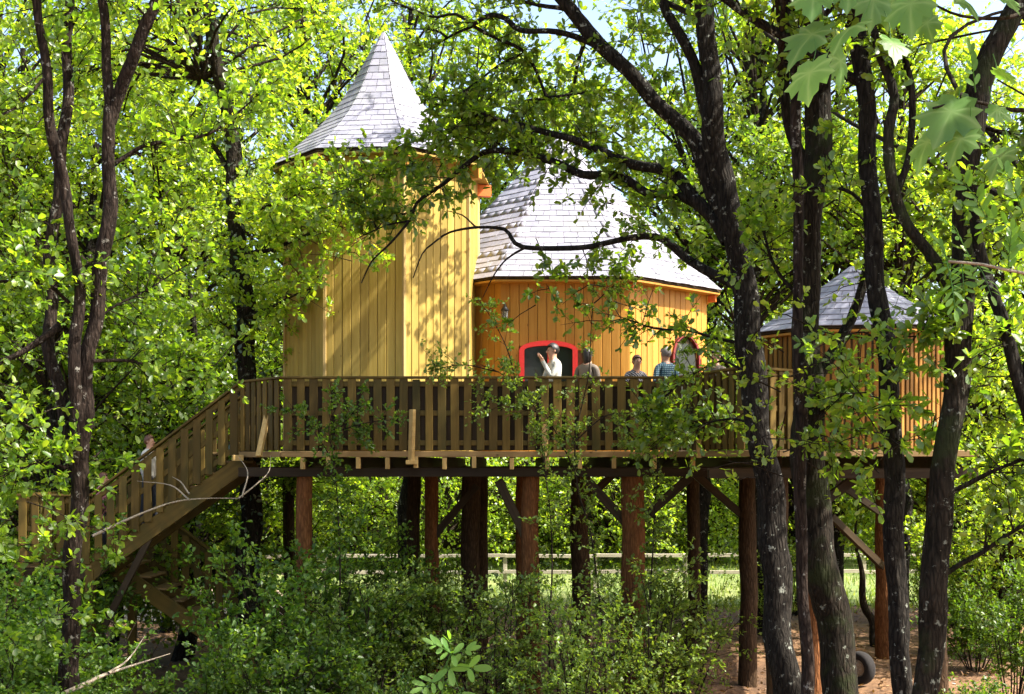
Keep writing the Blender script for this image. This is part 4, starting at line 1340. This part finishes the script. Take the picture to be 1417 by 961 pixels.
# (stalk end px, py) -> leaf tip px, py, how far it faces the camera
ml = [((1128, -20), (1122, 30), .5), ((1125, 86), (1112, 143), .75), ((1158, 68), (1172, 128), .8), ((1140, 36), (1082, 84), .2), ((1190, 34), (1142, 60), .25), ((1210, -15), (1205, 42), .6), ((1240, -20), (1226, 44), .5),
      ((1262, -10), (1258, 50), .4), ((1280, 22), (1290, 58), .6), ((1232, 54), (1246, 80), .5), ((1318, -6), (1366, 20), .3), ((1375, -8), (1417, 12), .3), ((1326, 138), (1290, 205), .35), ((1292, 182), (1262, 240), .15), ((1338, 182), (1308, 224), .5), ((1322, 178), (1376, 192), .6), ((1368, 150), (1408, 163), .7), ((1378, 105), (1412, 102), .3), ((1395, 205), (1366, 250), .15), ((1180, -28), (1170, 16), .5)]
for k, (a, b_, fc) in enumerate(ml):
    Y = 3.4 + g.normal(0, .10)
    A0, B0 = PX(a[0], a[1], Y), PX(b_[0], b_[1], Y - (1 - fc) * .10 + g.normal(0, .02))
    d = B0 - A0; ln = np.linalg.norm(d)
    sc = ln
    m = aim(A0, d, (g.normal(0, .35), -fc, 1.1 - fc))
    o = ob("leaf", mm[k % 6], mp)
    o.matrix_world = Matrix.Translation(-Vector(mroot)) @ m @ Matrix.Diagonal((sc, sc * (.6 + .42 * fc), sc, 1))
    o.matrix_basis = o.matrix_world
    # stalk up to the nearest twig
    top = A0 + np.array([g.normal(0, .02), .02, .06 + .04 * g.uniform()])
    V, Fc, _ = tube([A0, (A0 + top) / 2 + [.005, 0, 0], top], .0012, .0014, sides=5, step=.02, rough=0, seed=k)
    ob("leaf_stalk", mesh_np("leaf_stalk", V - mroot, Fc, M['robinia'], smooth=True), mp)
# unseen maple crown above the frame, shifted and thickened to shade the near leaves
Lf = Leaves(650)
Lf.clumps(mroot + [.7, -.3, 7.0], (1.6, 1.3, .8), 34, (mroot[0] - .1, mroot[1], 5.2, 6.2), ls=.13, ntw=8, nsub=3, nleaf=5, tl=.5)
ob("crown", Lf.leaf_mesh("crown", M['maple'], OVAL, mroot), mp)


def oval_leaflet(mat, seed):
    n = 10
    V = [(0, 0, 0)]; rim = []
    for k in range(n):
        t = k / n * 2 * math.pi
        x = .5 - .5 * math.cos(t); y = .20 * math.sin(t) * (1.05 if x > .5 else .95)
        rim.append((x, y, .10 * abs(y) * 2 - .05 * x * x))
    V = [(.5, 0, -.01)] + rim
    Fq = [(0, 1 + k, 1 + (k + 1) % n) for k in range(n)]
    return mesh_np("leaflet", V, Fq, mat, smooth=True, rnd=np.full(len(V), rs(seed).uniform(0, 1)))


lf = [oval_leaflet(M['robinia'], 660 + k) for k in range(4)]


def pinnate(parent, org, a, b_, Y, pairs, size, face, seed, bend=.12):
    """feather leaf: rachis from a to b with paired leaflets"""
    g = rs(seed)
    A0, B0 = PX(a[0], a[1], Y), PX(b_[0], b_[1], Y - .05)
    d = B0 - A0; L_ = np.linalg.norm(d); dn = d / L_
    nm = nrm(np.array([g.normal(0, .25), -face, 1.15 - face]))
    mid = (A0 + B0) / 2 + np.array([0, 0, bend * L_])
    V, Fc, C = tube([A0, mid, B0], .0016, .0007, sides=5, step=.02, rough=0, seed=seed)
    rach = ob("feather_leaf", mesh_np("feather_leaf", V - org, Fc, M['robinia'], smooth=True), parent)
    side = np.cross(nm, dn)
    for k in range(pairs):
        t = .18 + .8 * k / max(1, pairs - 1)
        i = int(t * (len(C) - 1)); p = C[i]
        for s in (-1, 1):
            dd = side * s + dn * (.45 + .3 * t) + g.normal(0, .10, 3)
            sz = size * g.uniform(.85, 1.1) * (1 - .25 * abs(t - .5))
            o = ob("leaflet", lf[int(g.integers(4))], rach)
            o.matrix_basis = Matrix.Translation(-Vector(org)) @ aim(p + dd * .004, dd, nm + g.normal(0, .25, 3)) @ Matrix.Diagonal((sz, sz, sz, 1))
    o = ob("leaflet", lf[0], rach)
    o.matrix_basis = Matrix.Translation(-Vector(org)) @ aim(C[-1], dn, nm) @ Matrix.Diagonal((size, size, size, 1))
    return rach


ro = PX(1700, 640, 3.0); ro[2] = 0
rb = thing("feather_leaved_sapling", "sapling with feathery paired leaflets hanging close by beside the maple", "sapling", tuple(ro))
V, Fc, C = tube([ro + [0, 0, -.05], ro + [-.03, 0, 1.8], ro + [-.08, .02, 3.4], PX(1600, 380, 3.0), PX(1520, 390, 3.0), PX(1417, 378, 3.0), PX(1360, 366, 3.0), PX(1312, 362, 3.0)], .02, .003, sides=8, step=.08, rough=.06, seed=671, wob=.4)
ob("stem", mesh_np("stem", V - ro, Fc, M['deadwood'], smooth=True), rb)
V, Fc, C = tube([PX(1560, 385, 3.0), PX(1500, 250, 3.0), PX(1440, 150, 3.0), PX(1380, 110, 3.0)], .008, .002, sides=6, step=.05, rough=.05, seed=672, wob=.5)
ob("side_branch", mesh_np("side_branch", V - ro, Fc, M['twig'], smooth=True), rb)
for k, (a, b_, n, sz, fc) in enumerate([((1350, 128), (1342, 72), 4, .034, .7), ((1372, 320), (1330, 250), 6, .040, .8), ((1417, 300), (1388, 235), 5, .036, .7), ((1425, 345), (1362, 300), 5, .036, .8), ((1345, 362), (1300, 300), 6, .032, .6), ((1330, 362), (1335, 420), 7, .030, .5), ((1395, 372), (1400, 320), 5, .034, .7), ((1312, 362), (1290, 330), 5, .03, .6), ((1350, 364), (1372, 410), 5, .03, .4), ((1310, 362), (1322, 430), 6, .03, .4)]):
    pinnate(rb, ro, a, b_, 3.0 + .05 * (k % 3), n, sz, fc, 680 + k)

bo = PX(612, 961, 4.6); bo[2] = 0
bp = thing("tall_shoot", "tall slender shoot with pale compound leaves at its tip before the dark shrubs", "sapling", tuple(bo))
V, Fc, C = tube([bo + [0, 0, -.05], bo + [.04, .02, 1.2], bo + [-.03, 0, 2.2], PX(612, 961, 4.6), PX(616, 925, 4.6), PX(624, 905, 4.6)], .012, .003, sides=7, step=.08, rough=.05, seed=691, wob=.3)
ob("stem", mesh_np("stem", V - bo, Fc, M['robinia'], smooth=True), bp)
for k, (a, b_, n, sz, fc) in enumerate([((624, 905), (600, 892), 3, .055, .6), ((622, 908), (648, 900), 2, .060, .6), ((616, 925), (655, 925), 2, .075, .75), ((614, 940), (585, 952), 3, .055, .5), ((618, 920), (640, 965), 2, .085, .8), ((624, 905), (622, 885), 2, .05, .3)]):
    pinnate(bp, bo, a, b_, 4.6, n, sz, fc, 700 + k, bend=.05)


# ------------------------------------------------------------------ people
def cloth(name, c, rough=.85):
    return plain(name, c, rough, .18, 9)


M['skin'] = plain("skin", (.50, .27, .17), .5, .08, 12)
M['hair_dark'] = plain("dark_hair", (.012, .009, .008), .5, .4, 60)
M['hair_grey'] = plain("grey_hair", (.20, .18, .16), .6, .3, 60)
M['hair_red'] = plain("auburn_hair", (.10, .035, .015), .5, .3, 60)
M['trouser'] = cloth("dark_trousers", (.03, .035, .05))
M['white'] = cloth("pale_grey_fleece", (.46, .45, .40))
M['taupe'] = cloth("taupe_cotton", (.16, .13, .10))
M['pink'] = cloth("pink_cotton", (.42, .16, .20))
M['eyes'] = plain("eye_dark", (.01, .008, .007), .3, .1)
M['lips'] = plain("lips", (.38, .12, .09), .5, .1)
pm, nt, b = new_mat("blue_plaid")
tc = nd(nt, "ShaderNodeTexCoord")
bands = []
for ax, scl in ((0, 9.0), (2, 9.0)):
    w = nd(nt, "ShaderNodeTexWave"); w.bands_direction = 'XYZ'[ax]; w.inputs["Scale"].default_value = scl
    nt.links.new(tc.outputs["Object"], w.inputs["Vector"])
    rr = ramp(nt, [(.45, (0, 0, 0)), (.55, (1, 1, 1))]); nt.links.new(w.outputs[0], rr.inputs[0]); bands.append(rr.outputs[0])
col = mixc(nt, bands[0], (.28, .42, .45), (.05, .13, .19)); col = mixc(nt, bands[1], col, (.03, .08, .12))
nt.links.new(col, b.inputs["Base Color"]); b.inputs["Roughness"].default_value = .85
M['plaid'] = pm
pm, nt, b = new_mat("dark_striped")
tc = nd(nt, "ShaderNodeTexCoord")
w = nd(nt, "ShaderNodeTexWave"); w.bands_direction = 'DIAGONAL'; w.inputs["Scale"].default_value = 12; w.inputs["Distortion"].default_value = 2
nt.links.new(tc.outputs["Object"], w.inputs["Vector"])
rr = ramp(nt, [(.55, (.015, .015, .022)), (.7, (.40, .38, .38))]); nt.links.new(w.outputs[0], rr.inputs[0])
nt.links.new(rr.outputs[0], b.inputs["Base Color"]); b.inputs["Roughness"].default_value = .85
M['striped'] = pm


def ico(name, mat, rad, sub=2):
    bm = bmesh.new(); bmesh.ops.create_icosphere(bm, subdivisions=sub, radius=1.0)
    for v in bm.verts: v.co = Vector((v.co.x * rad[0], v.co.y * rad[1], v.co.z * rad[2]))
    for f in bm.faces: f.smooth = True
    me = bpy.data.meshes.new(name); bm.to_mesh(me); bm.free(); me.materials.append(mat)
    return me


SM = dict(eye=ico("eye", M['eyes'], (.012, .006, .007), 1), nose=ico("nose", M['skin'], (.013, .018, .022), 1), ear=ico("ear", M['skin'], (.012, .02, .03), 1), mouth=ico("mouth", M['lips'], (.022, .006, .007), 1))


def person(label, loc, rz, shirt, hair, arms, height=1.7, long_hair=False, step=0.0, lean=0.0, headturn=0.0):
    """arms = ((elbow, wrist) right, left); local frame faces -Y"""
    root = thing("person", label, "person", loc, rz, "visitors on the treehouse")
    J = []; Ed = []; Rd = []; Tg = []
    def j(p, r, par, tag):
        p = np.array(p, float)
        p[1] -= lean * max(0, p[2] - .95)
        J.append(tuple(p)); Rd.append(r); Tg.append(tag)
        if par is not None: Ed.append((par, len(J) - 1))
        return len(J) - 1
    pel = j((0, 0, .96), (.155, .115), None, 't')
    sp1 = j((0, .0, 1.13), (.14, .105), pel, 's')
    ch = j((0, .01, 1.30), (.165, .115), sp1, 's')
    nb = j((0, .015, 1.43), (.085, .075), ch, 's')
    nk = j((0, .0, 1.49), (.052, .054), nb, 'k')
    h1 = j((0, -.012, 1.565), (.066, .082), nk, 'k')
    h2 = j((0, -.004, 1.64), (.074, .092), h1, 'k')
    j((0, .004, 1.70), (.055, .068), h2, 'k')
    for s, (el, wr) in zip((-1, 1), arms):
        sh = j((s * .165, .012, 1.40), (.064, .062), nb, 's')
        e = j(el, (.047, .047), sh, 's')
        w_ = j(wr, (.034, .032), e, 's')
        fd = nrm(np.array(wr, float) - np.array(el, float))
        sd = nrm(np.cross(fd, [0, 1, .2]))
        pm_ = j(np.array(wr) + fd * .06, (.036, .020), w_, 'k')
        for q, (o, ln) in enumerate(((-.028, .062), (-.010, .075), (.009, .072), (.027, .056))):
            f1 = j(np.array(wr) + fd * .10 + sd * o, (.0095, .0095), pm_, 'k')
            f2 = j(np.array(wr) + fd * (.10 + ln * .55) + sd * o * 1.1 + np.array([0, -.006, -.004]), (.0085, .0085), f1, 'k')
            j(np.array(wr) + fd * (.10 + ln) + sd * o * 1.1 + np.array([0, -.018, -.010]), (.0075, .0075), f2, 'k')
        t1 = j(np.array(wr) + fd * .045 - sd * .042 + np.array([0, -.012, 0]), (.011, .011), pm_, 'k')
        j(np.array(wr) + fd * .085 - sd * .058 + np.array([0, -.022, 0]), (.009, .009), t1, 'k')
    for s in (-1, 1):
        hp = j((s * .088, .0, .88), (.098, .098), pel, 't')
        kn = j((s * .10, -.015 - s * step, .50), (.066, .068), hp, 't')
        an = j((s * .10, .025 - s * step * 1.5, .10), (.045, .048), kn, 't')
        j((s * .11, -.14 - s * step * 1.5, .045), (.045, .036), an, 'f')
    me = bpy.data.meshes.new("body_frame"); me.from_pydata(J, Ed, [])
    o = bpy.data.objects.new("body_frame", me); COL.objects.link(o)
    o.modifiers.new("skin", 'SKIN'); sbs = o.modifiers.new("sub", 'SUBSURF'); sbs.levels = 2; sbs.render_levels = 2
    sv = me.skin_vertices[0].data
    for k, r_ in enumerate(Rd):
        sv[k].radius = r_; sv[k].use_root = (k == 0)
    dg = bpy.context.evaluated_depsgraph_get()
    bme = bpy.data.meshes.new_from_object(o.evaluated_get(dg))
    bpy.data.objects.remove(o)
    bme.name = "body"
    bme.materials.clear()
    for m_ in (M[shirt], M['skin'], M['trouser'], M['dark']): bme.materials.append(m_)
    JA = np.array(J); ea = np.array(Ed)
    A_, B_ = JA[ea[:, 0]], JA[ea[:, 1]]
    ix = {'s': 0, 'k': 1, 't': 2, 'f': 3}
    n = len(bme.polygons)
    ce = np.empty(n * 3); bme.polygons.foreach_get("center", ce); ce = ce.reshape(-1, 3)
    ab = B_ - A_
    t = np.clip(np.einsum('pej,ej->pe', ce[:, None] - A_[None], ab) / np.maximum((ab ** 2).sum(1), 1e-9), 0, 1)
    dist = np.linalg.norm(ce[:, None] - (A_[None] + t[..., None] * ab[None]), axis=-1)
    ei = dist.argmin(1)
    tag = np.array([ix[Tg[q]] for q in ea[ei, 1]], dtype=np.int32)
    bme.polygons.foreach_set("material_index", tag); bme.polygons.foreach_set("use_smooth", np.ones(n, dtype=bool))
    sc = height / 1.77
    body = ob("body", bme, root); body.scale = (sc, sc, sc)
    hc_ = np.array([0, -.004 - lean * .68, 1.635])
    # hair: shell over the skull, open at the face
    bm = bmesh.new(); bmesh.ops.create_icosphere(bm, subdivisions=3, radius=1.0)
    gg = rs(int(abs(loc[0]) * 1000))
    for v in bm.verts:
        k = 1 + .05 * math.sin(v.co.x * 9) * math.sin(v.co.z * 8 + 1) + gg.normal(0, .015)
        v.co = Vector((v.co.x * .090 * k, v.co.y * .108 * k + .008, v.co.z * (.108 if v.co.z > 0 else (.24 if long_hair else .10)) * k))
    bmesh.ops.delete(bm, geom=[v for v in bm.verts if v.co.y < -.052 and v.co.z < .042 or (v.co.z < (-.02 if v.co.y < .0 else (-.25 if long_hair else -.075)))], context='VERTS')
    for f in bm.faces: f.smooth = True
    hm = bpy.data.meshes.new("hair"); bm.to_mesh(hm); bm.free(); hm.materials.append(M[hair])
    def face_part(nm, me_, p):
        q = ob(nm, me_, body, tuple(hc_ + np.array(p)))
        return q
    face_part("hair", hm, (0, 0, .012))
    for s in (-1, 1):
        face_part("eye", SM['eye'], (s * .030, -.083, -.005)); face_part("ear", SM['ear'], (s * .078, .004, -.015))
    face_part("nose", SM['nose'], (0, -.098, -.030)); face_part("mouth", SM['mouth'], (0, -.086, -.064))
    return root


DOWN = (((-.22, .03, 1.14), (-.23, -.04, .90)), ((.22, .03, 1.14), (.23, -.04, .90)))
p = PX(768, 640, 19.3)
person("person in pale grey hooded top with hand raised, before the red window", (p[0], p[1], ZD), R(-68), 'white', 'hair_dark',
       (((-.20, -.10, 1.16), (-.05, -.30, 1.16)), ((.21, -.14, 1.18), (.05, -.20, 1.44))), 1.70, lean=.06)
p = PX(813, 640, 19.8)
person("person with dark hair in a taupe top beside the red window", (p[0], p[1], ZD), R(150), 'taupe', 'hair_dark', DOWN, 1.68, True)
p = PX(877, 640, 19.2)
person("person with auburn hair in a dark striped top, leaning behind the railing", (p[0], p[1], ZD), R(20), 'striped', 'hair_red', (((-.24, -.08, 1.14), (-.14, -.30, 1.10)), ((.24, -.08, 1.14), (.14, -.30, 1.10))), 1.50, lean=.2)
p = PX(921, 640, 19.4)
person("person with grey hair in a blue plaid shirt, seen from behind", (p[0], p[1], ZD), R(205), 'plaid', 'hair_grey', DOWN, 1.66)
p = PX(990, 640, 19.5)
person("person with dark hair standing by the arched door", (p[0], p[1], ZD), R(-30), 'taupe', 'hair_dark', DOWN, 1.62)
fz = lambda X: ZD + (ZL - ZD) * (X - X0) / (X1 - X0)
p = PX(207, 640, 19.45)
person("person with auburn hair climbing the upper stairs", (p[0], p[1], fz(p[0]) - .02), R(75), 'white', 'hair_red', DOWN, 1.47, step=.06)
p = PX(143, 640, 19.45)
person("person in a pink top at the foot of the upper stairs", (p[0], p[1], ZL), R(80), 'pink', 'hair_red', DOWN, 1.42)
